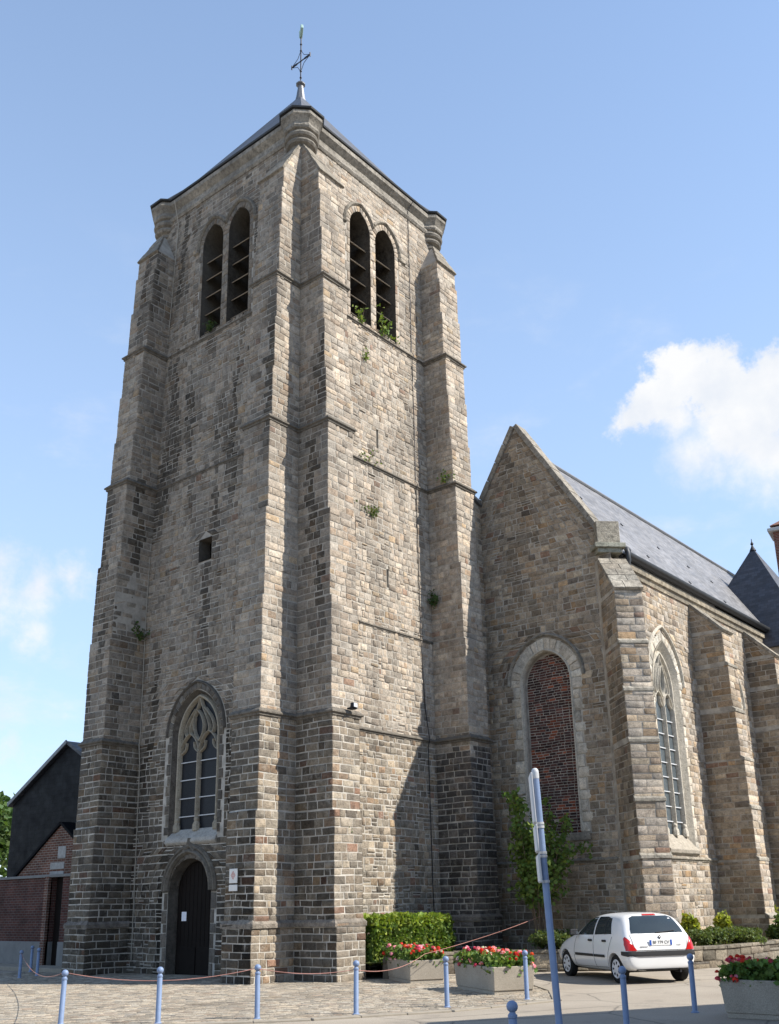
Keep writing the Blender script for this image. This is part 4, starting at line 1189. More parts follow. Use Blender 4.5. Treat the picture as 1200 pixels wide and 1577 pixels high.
def mound(name, c, r, n, s, base, label, cat='shrub', group=None, lumps=7, seed=1, stems=4, flat=1.0, mat='leaf'):
    rg = random.Random(seed); o = thing(name, (c[0], c[1], c[2]), label, cat, group)
    mb = MB(); st = MB()
    cl = [(Vector((0, 0, r[2]*.5)), 1.0)]
    for i in range(lumps):
        a = rg.uniform(0, 6.28); k = rg.uniform(.35, .75)
        cl.append((Vector((math.cos(a)*r[0]*k, math.sin(a)*r[1]*k, r[2]*rg.uniform(.35, .8))), rg.uniform(.35, .6)))
    for i in range(n):
        ce, k = rg.choice(cl)
        v = Vector((rg.gauss(0, 1), rg.gauss(0, 1), rg.gauss(0, 1))); v.normalize(); v *= rg.uniform(.55, 1.02)
        p = Vector(c)+ce+Vector((v.x*r[0]*k*.8, v.y*r[1]*k*.8, v.z*r[2]*k*.5*flat))
        if p.z < c[2]+.01: continue
        leaf(mb, p, s*rg.uniform(.6, 1.3), rg, gtint(rg, base), .3)
    mb.build('foliage', MT[mat], o, tint=True)
    for i in range(stems):
        a = rg.uniform(0, 6.28)
        st.tube([(c[0]+math.cos(a)*.05, c[1]+math.sin(a)*.05, c[2]-.02), (c[0]+math.cos(a)*r[0]*.4, c[1]+math.sin(a)*r[1]*.4, c[2]+r[2]*.6)], [.02, .008], 5)
    st.build('stems', MT['bark'], o)
    return o

# hedge
hg = thing('hedge', (2.85, -1.08, BZ), 'clipped bright green laurel hedge against the foot of the tower', 'hedge')
rg = random.Random(3); mb = MB()
x0, x1, y0, y1, z0, z1 = 1.22, 4.36, -1.38, -.72, BZ, 1.34
for i in range(9500):
    f = rg.random()
    x, y, z = rg.uniform(x0, x1), rg.uniform(y0, y1), rg.uniform(z0, z1)
    if f < .52: y = y0+abs(rg.gauss(0, .06))
    elif f < .78: z = z1-abs(rg.gauss(0, .05))
    elif f < .86: x = x0+abs(rg.gauss(0, .05))
    elif f < .94: x = x1-abs(rg.gauss(0, .05))
    b = .09*noise.noise(Vector((x*2.3, y*2, z*2.3)))+.05*noise.noise(Vector((x*6.3, y*5, z*6.3)))
    young = z > 1.15 or rg.random() < .2
    leaf(mb, (x, y-b*.8, z+b*(z/z1)), rg.uniform(.06, .12), rg, gtint(rg, (.19, .255, .045) if young else (.095, .15, .032)), .2)
mb.build('foliage', MT['leaf_gloss'], hg, tint=True)
st = MB()
for i in range(14): 
    x = x0+.1+(x1-x0-.2)*i/13; st.tube([(x, -1.05, BZ-.02), (x+rg.uniform(-.1, .1), -1.05+rg.uniform(-.1, .1), 1.1)], [.02, .008], 5)
st.build('stems', MT['bark'], hg)

# tall multi-stemmed shrub behind the sign pole
sx, sy = 5.90, -3.02
sh = thing('tall_shrub', (sx, sy, BZ), 'tall multi-stemmed leafy shrub growing in the bed behind the sign pole', 'shrub')
rg = random.Random(11); st = MB(); mb = MB(); tips = []
for i in range(8):
    a = rg.uniform(0, 6.28); r0 = .14; h = rg.uniform(3.0, 4.5)-BZ if i else 4.6-BZ
    sp = rg.uniform(.2, .75)
    pts = [Vector((sx+math.cos(a)*r0*(.4+k)+math.cos(a)*sp*(k**1.6)+rg.uniform(-.04, .04), sy+math.sin(a)*r0*(.4+k)+math.sin(a)*sp*(k**1.6)+rg.uniform(-.04, .04), BZ-.02+h*k)) for k in (0, .2, .4, .6, .8, 1)]
    st.tube(pts, [.026, .023, .019, .015, .010, .005], 6)
    for k in range(70):
        f = rg.uniform(.36, 1.0); j = min(4, int(f*5)); p = pts[j].lerp(pts[j+1], f*5-j)
        out = Vector((rg.gauss(0, 1), rg.gauss(0, 1), rg.gauss(0, .5)+.3)).normalized()
        dens = 1.0 if 1.25 < p.z < 3.0 else .45
        if rg.random() > dens: continue
        L = rg.uniform(.15, .52)*(1 if p.z < 3.1 else .55)
        q = p+out*L
        if k % 3 == 0: st.tube([p, q], [.006, .003], 4)
        for m in range(rg.randint(5, 13)):
            w = p.lerp(q, rg.uniform(.3, 1.1))+Vector((rg.gauss(0, .06), rg.gauss(0, .06), rg.gauss(0, .06)))
            leaf(mb, w, rg.uniform(.08, .16), rg, gtint(rg, (.11, .17, .04)), -.1, .32)
# one long arching branch towards the right
vr = _rt.copy()
pp = [Vector((sx, sy, 2.6)), Vector((sx, sy, 2.85))+vr*.7, Vector((sx, sy, 2.98))+vr*1.35]
st.tube(pp, [.012, .008, .004], 5)
for m in range(150):
    f = rg.uniform(.15, 1.05); p = pp[0].lerp(pp[1], f*2) if f < .5 else pp[1].lerp(pp[2], f*2-1)
    leaf(mb, p+Vector((rg.gauss(0, .07), rg.gauss(0, .07), rg.gauss(0, .07))), rg.uniform(.08, .15), rg, gtint(rg, (.10, .16, .04)), -.1, .32)
mb.build('foliage', MT['leaf'], sh, tint=True); st.build('stems', MT['bark'], sh, smooth=60)

mound('low_conifer', (5.75, -3.75, BZ), (1.0, .7, .62), 5440, .06, (.085, .115, .04), 'low spreading dark juniper at the foot of the tall shrub', 'shrub', 'low shrubs in the bed', 9, 2)
mound('low_conifer', (6.5, -4.6, BZ), (.7, .7, .5), 2550, .06, (.085, .115, .04), 'low dark juniper hidden mostly by the front of the white car', 'shrub', 'low shrubs in the bed', 7, 3)
mound('low_conifer', (8.6, -6.45, BZ), (1.0, .55, .55), 4080, .06, (.085, .115, .04), 'low spreading juniper just right of the white car', 'shrub', 'low shrubs in the bed', 9, 4)
mound('low_conifer', (10.3, -6.6, BZ), (1.0, .55, .50), 3740, .06, (.085, .115, .04), 'low spreading juniper in front of the nave window wall', 'shrub', 'low shrubs in the bed', 9, 5)
mound('bush', (8.9, -5.75, BZ), (.24, .22, .95), 1100, .09, (.26, .29, .045), 'narrow yellow-green bush between the car roof and the corner buttress', 'bush', 'clipped bushes by the nave', 5, 6)
mound('bush', (11.2, -5.75, BZ), (.34, .3, .95), 1400, .08, (.25, .28, .045), 'rounded yellow-green bush beneath the tall nave window', 'bush', 'clipped bushes by the nave', 5, 7)
mound('bush', (12.45, -6.95, BZ), (.5, .4, .78), 2200, .08, (.075, .12, .035), 'round dark green clipped bush at the foot of the nave buttress', 'bush', 'clipped bushes by the nave', 4, 8)
mound('bush', (14.3, -5.9, BZ), (.4, .4, 1.2), 1500, .08, (.24, .27, .045), 'yellow-green bush at the right edge beside the nave buttress', 'bush', 'clipped bushes by the nave', 5, 9)
# turf blades
gr = MB(); rg = random.Random(8)
for i in range(9000):
    p = None
    x, y = rg.uniform(1.2, 16), rg.uniform(-7.6, -.2)
    if not inside((x, y), bed): continue
    h = rg.uniform(.04, .10); a = rg.uniform(0, 6.28); dx, dy = math.cos(a)*.012, math.sin(a)*.012
    gr.add([(x-dx, y-dy, BZ), (x+dx, y+dy, BZ), (x+rg.uniform(-.04, .04), y+rg.uniform(-.04, .04), BZ+h)], [(0, 1, 2)], gtint(rg, (.12, .17, .045)))
tag(gr.build('grass', MT['leaf'], tint=True), 'short grass growing in the raised bed', 'grass', kind='stuff')

# ------------------------------------------------------------------ bollards
MT['blue'] = mat_plain('lavender_blue_paint', (.165, .225, .35), .48, .22, 14, .4, 0, .15)
def bollard(loc, h, label, tilt=(0, 0)):
    o = thing('bollard', loc, label, 'bollard', 'blue metal bollards round the forecourt')
    o['_w'] = 0
    o.rotation_euler = (tilt[1], tilt[0], 0)
    m = MB(); m.lathe([(.062, -.01), (.062, .012), (.045, .02), (.040, .03), (.0385, h-.155), (.036, h-.15), (.043, h-.142), (.043, h-.12), (.034, h-.112), (.026, h-.10), (.026, h-.085)], 18)
    m.build('post', MT['blue'], o, smooth=40, world_space=False)
    m = MB(); m.ball((0, 0, h-.05), .052, 18, 12); m.build('ball_cap', MT['blue'], o, smooth=180, world_space=False)
    return o
BL = [((-8.02, -3.1), .78, 'blue bollard nearest the left end of the front row', (.02, 0)),
      ((-7.14, -4.29), .80, 'blue bollard standing in front of the arched door', (.0, 0)),
      ((-5.95, -5.17), .79, 'blue bollard with the red cord tied on, before the corner buttress', (-.01, 0)),
      ((-4.71, -6.09), .80, 'blue bollard left of both front flower planters', (.05, -.03)),
      ((-3.14, -6.70), .80, 'blue bollard between the two front flower planters', (0, 0)),
      ((-1.39, -7.14), .82, 'blue bollard at the right end of the nearer front planter', (.01, 0)),
      ((-1.95, -10.45), .84, 'blue bollard beside the rear bumper of the white car', (-.02, .02)),
      ((-4.75, -10.75), .82, 'blue bollard in shade just right of the sign pole', (0, 0)),
      ((-9.17, -11.92), .80, 'closest blue bollard, cut by the lower edge left of the sign pole', (0, 0)),
      ((-10.95, -12.5), .80, 'blue bollard of which only the ball top shows at the lower edge', (0, 0)),
      ((-2.49, 7.37), .68, 'leftmost small blue bollard by the brick garden wall', (0, 0)),
      ((-.82, 9.61), .70, 'farthest blue bollard against the brick garden wall', (0, 0)),
      ((-1.76, 7.75), .70, 'blue bollard close to the left tower buttress', (0, 0))]
for (x, y), h, lb, tl in BL: bollard((x, y, 0), h, lb, tl)
MT['cord'] = mat_plain('salmon_red_cord', (.36, .18, .15), .6, .15, 20, .3, 0, .1)
def sag(a, b, s, n=14): return [Vector(a).lerp(Vector(b), i/n)-ZV*(s*4*(i/n)*(1-i/n)) for i in range(n+1)]
pts = sag((-2.49, 7.37, .60), (-8.0, -3.06, .74), .25)[:-1]+sag((-8.0, -3.06, .74), (-5.93, -5.12, .73), .15)[:-1]+sag((-5.93, -5.12, .73), (-4.69, -6.05, .66), .07)[:-1]+sag((-4.69, -6.05, .66), (.35, -3.55, .62), .14)[:-1]+sag((.35, -3.55, .62), (sx-.05, sy-.1, 1.28), .05)
cd_ = MB(); cd_.tube(pts, .0055, 6)
cd_.tube([Vector((-5.95+.048*math.cos(a), -5.17+.048*math.sin(a), .72+.012*math.sin(2*a))) for a in [i*.5 for i in range(26)]], .006, 6)
tag(cd_.build('cord', MT['cord'], smooth=60), 'thin red cord strung from bollard to bollard and tied to the tall shrub', 'cord')

# ------------------------------------------------------------------ flower planters
t = NT('exposed_aggregate_concrete')
MT['concrete'] = t.out(t.mix(t.ramp(t.noise(2, 4), [(.3, (.30, .265, .215)), (.7, (.37, .33, .27))]), t.ramp(t.noise(70, 3, .6), [(.3, .75), (.7, 1.2)]), 1, 'MULTIPLY'), .92, t.noise(70, 3), .5, .01, .15)
MT['soil'] = mat_plain('dark_soil', (.045, .034, .025), .95, .4, 20, .05)
def flower_mesh(col, seed):
    rg = random.Random(seed); m = MB()
    for i in range(26):
        v = Vector((rg.gauss(0, 1), rg.gauss(0, 1), abs(rg.gauss(0, 1)))).normalized()*.05
        s = .03; n = v.normalized(); a = n.orthogonal(); b = n.cross(a)
        m.add([v-a*s-b*s*.3, v+b*s, v+a*s-b*s*.3, v-b*s+n*.01], [(0, 1, 2, 3)], tuple(min(1, c*rg.uniform(.75, 1.25)) for c in col))
    return m.mesh('flower_head', MT['petal'], None, True)
FL = {'red': [flower_mesh((.62, .045, .03), i) for i in (1, 2)], 'pink': [flower_mesh((.80, .36, .44), i) for i in (3, 4)], 'rose': [flower_mesh((.58, .09, .16), 5)], 'white': [flower_mesh((.75, .68, .66), 6)], 'orange': [flower_mesh((.68, .12, .04), 7)]}
def planter(loc, rz, L, W, H, label, mix, seed, nleaf=1700):
    rg = random.Random(seed)
    o = thing('flower_planter', loc, label, 'planter', 'concrete flower planters', rz); o['_w'] = 0
    bld = lambda m, nm, mt, **k: m.build(nm, mt, o, world_space=False, **k)
    m = MB(); m.box((0, 0, .035), (L*.93, W*.93, .07)); bld(m, 'base', MT['concrete'], bevel=.01)
    m = MB(); w = .07
    for z0, z1, a0, a1 in ((.07, H, .95, 1.0),):
        out0, out1 = (L/2*a0, W/2*a0), (L/2*a1, W/2*a1); inn0 = (L/2-w, W/2-w)
        ring = lambda e, z: [(-e[0], -e[1], z), (e[0], -e[1], z), (e[0], e[1], z), (-e[0], e[1], z)]
        vs = ring(out0, z0)+ring(out1, z1)+ring(inn0, z1)+ring(inn0, z1-.12)
        fs = [(3, 2, 1, 0)]
        for k in range(3):
            for i in range(4): fs.append((k*4+i, k*4+(i+1) % 4, k*4+4+(i+1) % 4, k*4+4+i))
        fs.append((12, 13, 14, 15)); m.add(vs, fs)
    bld(m, 'trough', MT['concrete'], bevel=.012)
    m = MB(); m.box((0, 0, H-.09), (L-2*w-.01, W-2*w-.01, .06)); bld(m, 'soil', MT['soil'])
    m = MB()
    for i in range(nleaf):
        x, y = rg.uniform(-1, 1)*L*.50, rg.uniform(-1, 1)*W*.51
        z = H-.02+rg.random()**.8*.24*(1-.5*(abs(x)/(L*.55))**3)
        if abs(x) > L*.46 or abs(y) > W*.46: z -= rg.uniform(0, .16) if rg.random() < .5 else -.02
        leaf(m, (x, y, z), rg.uniform(.05, .10), rg, gtint(rg, (.10, .165, .04)), .4, .5)
    bld(m, 'foliage', MT['leaf'], tint=True)
    for i in range(110):
        x, y = rg.uniform(-1, 1)*L*.52, rg.uniform(-1, 1)*W*.55
        z = H+.16+rg.uniform(-.04, .12)-(.16 if abs(y) > W*.45 else 0)
        kind = mix(x/L, rg)
        f = bpy.data.objects.new('flower_head', rg.choice(FL[kind])); COL.objects.link(f); f.parent = o
        f.location = (x, y, z); f.rotation_euler = (rg.uniform(-.5, .5), rg.uniform(-.5, .5), rg.uniform(0, 6)); s = rg.uniform(.4, .8); f.scale = (s, s, s)
    return o
def mixA(f, r): return 'red' if (f < -.3 or f > .38) and r.random() < .5 else r.choice(['pink', 'pink', 'pink', 'rose', 'orange', 'white'])
def mixB(f, r): return r.choice(['red', 'orange', 'pink', 'pink']) if f < -.22 else r.choice(['pink', 'pink', 'white', 'rose', 'red', 'white'])
def ctr(c, ang, L, W):   # near corner c, long axis leading away at ang, short axis to its right
    a = Vector((math.cos(ang), math.sin(ang), 0)); b = Vector((math.sin(ang), -math.cos(ang), 0))
    return Vector((*c, 0))+a*(L/2)+b*(W/2)
planter(ctr((.43, -3.07), R(58), 1.85, .82), R(58), 1.85, .82, .47, 'concrete planter of red and pink geraniums nearer the clipped hedge', mixA, 31)
planter(ctr((-1.01, -6.20), R(60), 1.80, .86), R(60), 1.80, .86, .49, 'concrete planter of pink and white geraniums nearest the road, left of the sign pole', mixB, 32)
planter((-1.98, -11.98, 0), R(-88), 1.85, .85, .52, 'concrete planter with trailing dark leaves at the lower right corner', lambda f, r: r.choice(['red', 'rose', 'rose', 'pink']), 33, 2600)

# ------------------------------------------------------------------ sign pole
pole = thing('sign_pole', (-9.47, -12.60, 0), 'blue metal pole carrying three white traffic signs seen edge-on', 'sign pole')
px_, py_ = -9.47, -12.60
m = MB(); m.lathe([(.030, -.02), (.030, 2.70)], 20, (px_, py_, 0)); m.build('post', MT['blue'], pole, smooth=40)
m = MB(); m.lathe([(.032, 2.69), (.033, 2.74), (.031, 2.762), (.02, 2.78), (.006, 2.785)], 20, (px_, py_, 0)); m.build('cap', mat_plain('grey_plastic', (.42, .43, .44), .5), pole, smooth=40)
vd = Vector((px_-CAM.x, py_-CAM.y, 0)).normalized(); vd.rotate(Matrix.Rotation(R(3.5), 3, 'Z'))
pn = Vector((-vd.y, vd.x, 0))
MT['sign_back'] = mat_plain('pale_aluminium', (.40, .405, .41), .45, .08, 5, .5, .2)
for z0, z1, w in ((2.30, 2.73, .34), (2.055, 2.285, .38), (1.80, 2.035, .38)):
    m = MB(); off = .034
    m.obox((px_, py_, 0), vd, ZV, pn, (-w/2, w/2), (z0, z1), (off, off+.018)); s = m.build('sign', MT['sign_back'], pole, bevel=.006)
    f = MB(); f.obox((px_, py_, 0), vd, ZV, pn, (-w/2+.012, w/2-.012), (z0+.012, z1-.012), (off+.018, off+.022)); f.build('sign_face', mat_plain('white_sign_face', (.75, .75, .75), .4, .03), s)
for z in (2.30, 2.27, 2.05, 2.02, 1.81):
    m = MB(); m.lathe([(.031, z-.011), (.036, z-.011), (.036, z+.011), (.031, z+.011)], 20, (px_, py_, 0)); m.obox((px_, py_, 0), vd, ZV, pn, (-.05, .05), (z-.011, z+.011), (.02, .038)); m.build('clamp', MT['sign_back'], pole)

lean_ax = _r2.cross(ZV)
pole.rotation_euler = Matrix.Rotation(R(-2.0), 3, Vector((_fw.x, _fw.y, 0)).normalized()).to_euler()
# ------------------------------------------------------------------ small things fixed to the church
fl = thing('floodlight', (.55, -1.42, 6.2), 'small dark floodlight on the ledge of the corner buttress', 'floodlight')
m = MB(); m.box((.55, -1.36, 6.20), (.2, .16, .04)); m.build('bracket', MT['iron'], fl, bevel=.01)
m = MB(); m.box((.55, -1.42, 6.27), (.20, .11, .13), .2, taper=.8); m.build('housing', MT['iron'], fl, bevel=.02)
m = MB(); m.box((.55, -1.482, 6.27), (.16, .012, .10), .2); m.build('lens', mat_plain('lamp_glass', (.5, .52, .55), .2, .05), fl)
MT['white'] = mat_plain('white_enamel', (.68, .66, .62), .5, .08, 5)
MT['red'] = mat_plain('red_print', (.48, .10, .07), .6, .1, 8)
pl = thing('wall_plaque', (-1.33, .65, 2.17), 'white plaque with a red lozenge emblem on the corner buttress', 'plaque')
m = MB(); m.box((-1.325, .65, 2.325), (.02, .27, .32)); m.build('plate', MT['white'], pl, bevel=.004)
m = MB(); c_ = (-1.338, .65, 2.34)
for r0, r1 in ((.095, .075), (.05, .03)):
    for i in range(4):
        a0, a1 = i*math.pi/2, (i+1)*math.pi/2
        pts_ = [(r0*math.cos(a0)*.8, r0*math.sin(a0)), (r0*math.cos(a1)*.8, r0*math.sin(a1)), (r1*math.cos(a1)*.8, r1*math.sin(a1)), (r1*math.cos(a0)*.8, r1*math.sin(a0))]
        m.add([(c_[0], c_[1]+u, c_[2]+v_) for u, v_ in pts_], [(0, 1, 2, 3)])
m.build('emblem', MT['red'], pl)
p2 = thing('wall_plaque', (-1.33, .65, 1.98), 'small blank-looking white plaque below the red emblem plaque', 'plaque')
m = MB(); m.box((-1.325, .65, 2.06), (.02, .28, .14)); m.build('plate', MT['white'], p2, bevel=.004)
nt = MB(); nt.box((.284, 4.34, 1.43), (.006, .19, .23), 0); tag(nt.build('paper_notice', mat_plain('white_paper', (.78, .78, .82), .8, .03)), 'white paper notice pinned to the dark church door', 'notice')
# lightning conductors
lc = MB(); lc.tube([(5.05, -.30, 24.3), (5.05, -.04, 24.0), (5.05, -.035, 18.6), (5.05, -.12, 18.45), (5.06, -.035, 18.3), (5.08, -.035, 14.1), (5.08, -.11, 13.93), (5.08, -.035, 13.8), (5.1, -.035, 9.2), (5.22, -.035, 7), (5.30, -.10, 6.1), (5.30, -.04, 5.9), (5.33, -.04, 1.5), (5.36, -.10, 1.3), (5.36, -.07, .3)], .012, 6)
lc.build('lightning_conductor', MT['iron'], tower, smooth=60)
lc = MB(); lc.tube([(-.28, 5.66, 24.2), (-.05, 5.68, 23.4), (-.05, 5.85, 20), (-.05, 6.02, 18), (-.05, 6.17, 14.5), (-.05, 6.25, 10), (-.05, 6.2, 6.3), (-.09, 6.18, 6.1), (-.05, 6.15, 5.5), (-.05, 6.05, .3)], .014, 6)
lc.build('lightning_conductor', mat_plain('pale_copper_strip', (.33, .30, .25), .6), tower, smooth=60)
# plants rooted in the masonry
def wallplant(c, n, s, rad, base, label, seed, up=.6):
    rg = random.Random(seed); o = thing('wall_plant', c, label, 'wall plant', 'plants growing out of the tower masonry'); m = MB(); c = Vector(c); st = MB()
    for i in range(5):
        d = Vector((rg.gauss(0, 1)*rad[0], rg.gauss(0, 1)*rad[1], abs(rg.gauss(0, 1))*rad[2]))
        st.tube([c, c+d*.8], [.008, .003], 4)
        for k in range(n//8): leaf(m, c+d*rg.uniform(.1, 1.0)+Vector((rg.gauss(0, .05), rg.gauss(0, .03), rg.gauss(0, .05))), s*.72*rg.uniform(.5, 1.3), rg, gtint(rg, base), up, .28)
    m.build('leaves', MT['leaf'], o, tint=True); st.build('stems', MT['bark'], o)
G1, G2 = (.13, .19, .045), (.055, .09, .03)
wallplant((2.55, -.08, 18.5), 110, .16, (.14, .06, .45), G1, 'green plant on the sill below the left south belfry opening', 1)
wallplant((3.55, -.08, 18.5), 190, .16, (.30, .06, .42), G1, 'bushier green plant on the sill below the right south belfry opening', 2)
wallplant((2.75, -.03, 17.3), 90, .12, (.10, .04, .45), G1, 'thin trailing green plant on the lit wall under the south belfry', 3, -.3)
wallplant((2.75, -.05, 13.95), 70, .11, (.35, .04, .25), G1, 'green tuft on the ledge above the middle of the south wall', 4)
wallplant((3.05, -.05, 12.35), 150, .13, (.28, .05, .35), (.10, .13, .05), 'straggly plant midway up the lit south wall', 5)
wallplant((5.62, -.75, 14.05), 110, .12, (.05, .18, .22), (.12, .19, .04), 'bright green plant on the ledge of the right buttress', 6)
wallplant((5.55, -.25, 10.2), 240, .13, (.12, .2, .35), G2, 'dark bush rooted in the corner by the right buttress', 7)
wallplant((-.25, 6.12, 9.2), 240, .13, (.2, .12, .38), G2, 'dark bush rooted in the corner by the left buttress', 8)
wallplant((-.05, 3.85, 18.6), 100, .18, (.04, .22, .4), G2, 'grassy plant on the sill of the shaded west belfry opening', 9)
wallplant((.55, -1.25, 3.3), 40, .07, (.06, .03, .1), G2, 'tiny tuft low on the lit corner buttress', 10)

# ------------------------------------------------------------------ buildings and tree at the left
MT['tar'] = mat_plain('black_slate_cladding', (.0065, .0068, .008), .8, .25, 3, .1)
bh = thing('black_gabled_house', (4, 11.2, 0), 'tall house with a plain black-clad gable left of the tower', 'house')
X0, ya, yl, za, ze = .85, 11.15, 14.25, 6.75, 5.05
m = MB(); pf = [Vector((X0, 2*ya-yl, 0)), Vector((X0, yl, 0)), Vector((X0, yl, ze)), Vector((X0, ya, za)), Vector((X0, 2*ya-yl, ze))]
m.prism(pf, (1, 0, 0), 0, 7); o = m.build('gable_wall', mat_slate('black_slate_hanging', (.007, .0072, .0085), .08), bh); uv_roof(o)
for s in (1, -1):
    m = MB(); d = Vector((0, s*(yl-ya), ze-za)).normalized(); u_ = Vector((0, s*(za-ze), yl-ya)).normalized()
    m.obox((X0-.12, ya, za+.02), d, (1, 0, 0), u_, (-.0, 3.68), (0, 7.3), (.0, .10)); o = m.build('roof_slope', MT['slate3'], bh); uv_roof(o)
m = MB(); m.obox((X0-.14, ya, za+.1), Vector((0, 3.1, -1.7)).normalized(), (1, 0, 0), Vector((0, 1.7, 3.1)).normalized(), (0, 3.7), (0, .05), (-.06, .06)); m.build('verge_strip', MT['lead'], bh)
an = thing('brick_outhouse', (.9, 11, 0), 'small brick outhouse gable with whitewashed patches before the black house', 'outhouse')
MT['brick_left'] = brick_mat('mottled_brickwork', (.17, .075, .05), (.11, .055, .042), (.28, .25, .21))
m = MB(); m.prism([Vector((.50, 8.4, 0)), Vector((.50, 13.0, 0)), Vector((.50, 13.0, 2.7)), Vector((.50, 10.67, 4.2)), Vector((.50, 8.4, 2.7))], (1, 0, 0), 0, .33); o = m.build('gable_wall', MT['brick_left'], an); uv_roof(o)
for s in (1, -1):
    m = MB(); d = Vector((0, s*2.33, -1.5)).normalized(); u_ = Vector((0, s*1.5, 2.33)).normalized()
    m.obox((.42, 10.67, 4.2), d, (1, 0, 0), u_, (0, 2.85), (0, .44), (0, .08)); m.build('verge', MT['tar'], an)
MT['limewash'] = mat_plain('flaking_limewash', (.32, .31, .29), .95, .5, 9, .1)
for y, z, w_, h_ in ((10.55, 3.35, .42, .36), (10.75, 2.95, .75, .20), (10.75, 2.72, .75, .14)):
    m = MB(); m.box((.492, y, z), (.03, w_, h_)); m.build('limewash_patch', MT['limewash'], an, bevel=.008)
bwall = thing('brick_garden_wall', (.2, 12, 0), 'dark red brick garden wall with grey rendered foot left of the tower', 'garden wall')
MT['brick_wall'] = brick_mat('dark_red_brickwork', (.105, .042, .032), (.07, .032, .028), (.13, .11, .095))
MT['render'] = mat_plain('grey_cement_render', (.20, .195, .185), .92, .3, 4, .1)
for y0_, y1_ in ((7.9, 9.92), (10.55, 26)):
    m = MB(); m.obox((.2, 0, 0), (0, 1, 0), ZV, (1, 0, 0), (y0_, y1_), (.75, 2.6), (0, .25)); o = m.build('brick_panel', MT['brick_wall'], bwall); uv_roof(o)
    m = MB(); m.obox((.16, 0, 0), (0, 1, 0), ZV, (1, 0, 0), (y0_, y1_), (-.05, .76), (0, .30)); m.build('rendered_base', MT['render'], bwall, bevel=.01)
m = MB(); m.obox((.2, 0, 0), (0, 1, 0), ZV, (1, 0, 0), (9.92, 10.55), (-.05, 2.6), (.2, .26)); m.build('dark_door', MT['door'], bwall)
m = MB(); m.obox((.1, 0, 0), (0, 1, 0), ZV, (1, 0, 0), (10.55, 10.75), (0, 2.62), (0, .14)); o = m.build('pier', MT['brick_left'], bwall); uv_roof(o)
m = MB(); m.obox((.14, 0, 0), (0, 1, 0), ZV, (1, 0, 0), (7.8, 26), (2.6, 2.68), (0, .38)); m.build('wall_coping', MT['render'], bwall, bevel=.01)
dp = MB(); dp.tube([(-.02, 8.05, 2.6), (-.02, 8.05, .15)], .045, 8); dp.build('downpipe', MT['iron'], bwall, smooth=60)
m = MB(); m.obox((-.75, 0, 0), (0, 1, 0), ZV, (1, 0, 0), (7.6, 26), (-.02, .11), (0, .9)); tag(m.build('side_pavement', MT['kerb'], bevel=.015), 'narrow raised pavement below the brick garden wall', kind='structure')
def tree(loc, h, cr, label, seed, n=2600, s=.42, base=(.06, .105, .03)):
    rg = random.Random(seed); o = thing('tree', loc, label, 'tree'); st = MB(); m = MB(); L = Vector(loc)
    st.tube([L-ZV*.1, L+ZV*h*.25, L+ZV*h*.5, L+ZV*h*.8], [.32, .26, .18, .05], 9)
    cl = []
    for i in range(26):
        v = Vector((rg.gauss(0, 1), rg.gauss(0, 1), rg.gauss(0, .9))).normalized()*rg.uniform(.35, 1)
        c = L+ZV*h*.62+Vector((v.x*cr, v.y*cr, v.z*h*.38)); cl.append((c, rg.uniform(.7, 1.4)))
        if i % 2: st.tube([L+ZV*h*rg.uniform(.25, .55), c], [.09, .02], 5)
    for i in range(n):
        c, r = rg.choice(cl); v = Vector((rg.gauss(0, 1), rg.gauss(0, 1), rg.gauss(0, 1))).normalized()*r*rg.uniform(.4, 1.05)
        leaf(m, c+v, s*rg.uniform(.6, 1.3), rg, gtint(rg, base), 0, .4)
    m.build('crown', MT['leaf'], o, tint=True); st.build('trunk', MT['bark'], o, smooth=60)
tree((8.6, 32.0, 0), 9.6, 3.3, 'green leafy tree behind the garden wall at the left edge', 4, 5200, .34)

# ------------------------------------------------------------------ house across the street (outside the picture, shades the road)
hs_ = thing('street_house', (4, -19, 0), 'brick house across the street, outside the picture, shading the road', 'house')
def block(c0, ang, L, D, H, RH):
    a = Vector((math.cos(ang), math.sin(ang), 0)); b = Vector((a.y, -a.x, 0)); c0 = Vector((*c0, 0))
    m = MB(); m.obox(c0, a, b, ZV, (0, L), (0, D), (0, H)); o = m.build('wall', MT['brick_far'], hs_); uv_roof(o)
    m = MB(); p = lambda u, v, z: c0+a*u+b*v+ZV*z
    m.add([p(-.0, -.15, H), p(L, -.15, H), p(L, D/2, H+RH), p(0, D/2, H+RH), p(L, D+.15, H), p(0, D+.15, H)], [(0, 1, 2, 3), (3, 2, 4, 5), (0, 3, 5), (1, 4, 2)]); o = m.build('roof', MT['slate'], hs_); uv_roof(o)
    for i in range(max(2, int(L/2.6))):
        for z in (1.0, 4.0):
            if z+1.6 > H: continue
            m = MB(); m.obox(c0-b*.02, a, ZV, -b, (1+i*2.6, 2.1+i*2.6), (z, z+1.5), (0, .02)); w_ = m.build('window', MT['glass_dark'], hs_)
            m = MB(); m.obox(c0-b*.02, a, ZV, -b, (.9+i*2.6, 2.2+i*2.6), (z-.1, z), (0, .08)); m.build('sill', MT['kerb'], w_)
block((-1.9, -14.6), R(-30), 15, 7, 7.0, 1.2)
block((-9.6, -18.4), R(0), 6.5, 7, 7.9, 1.5)
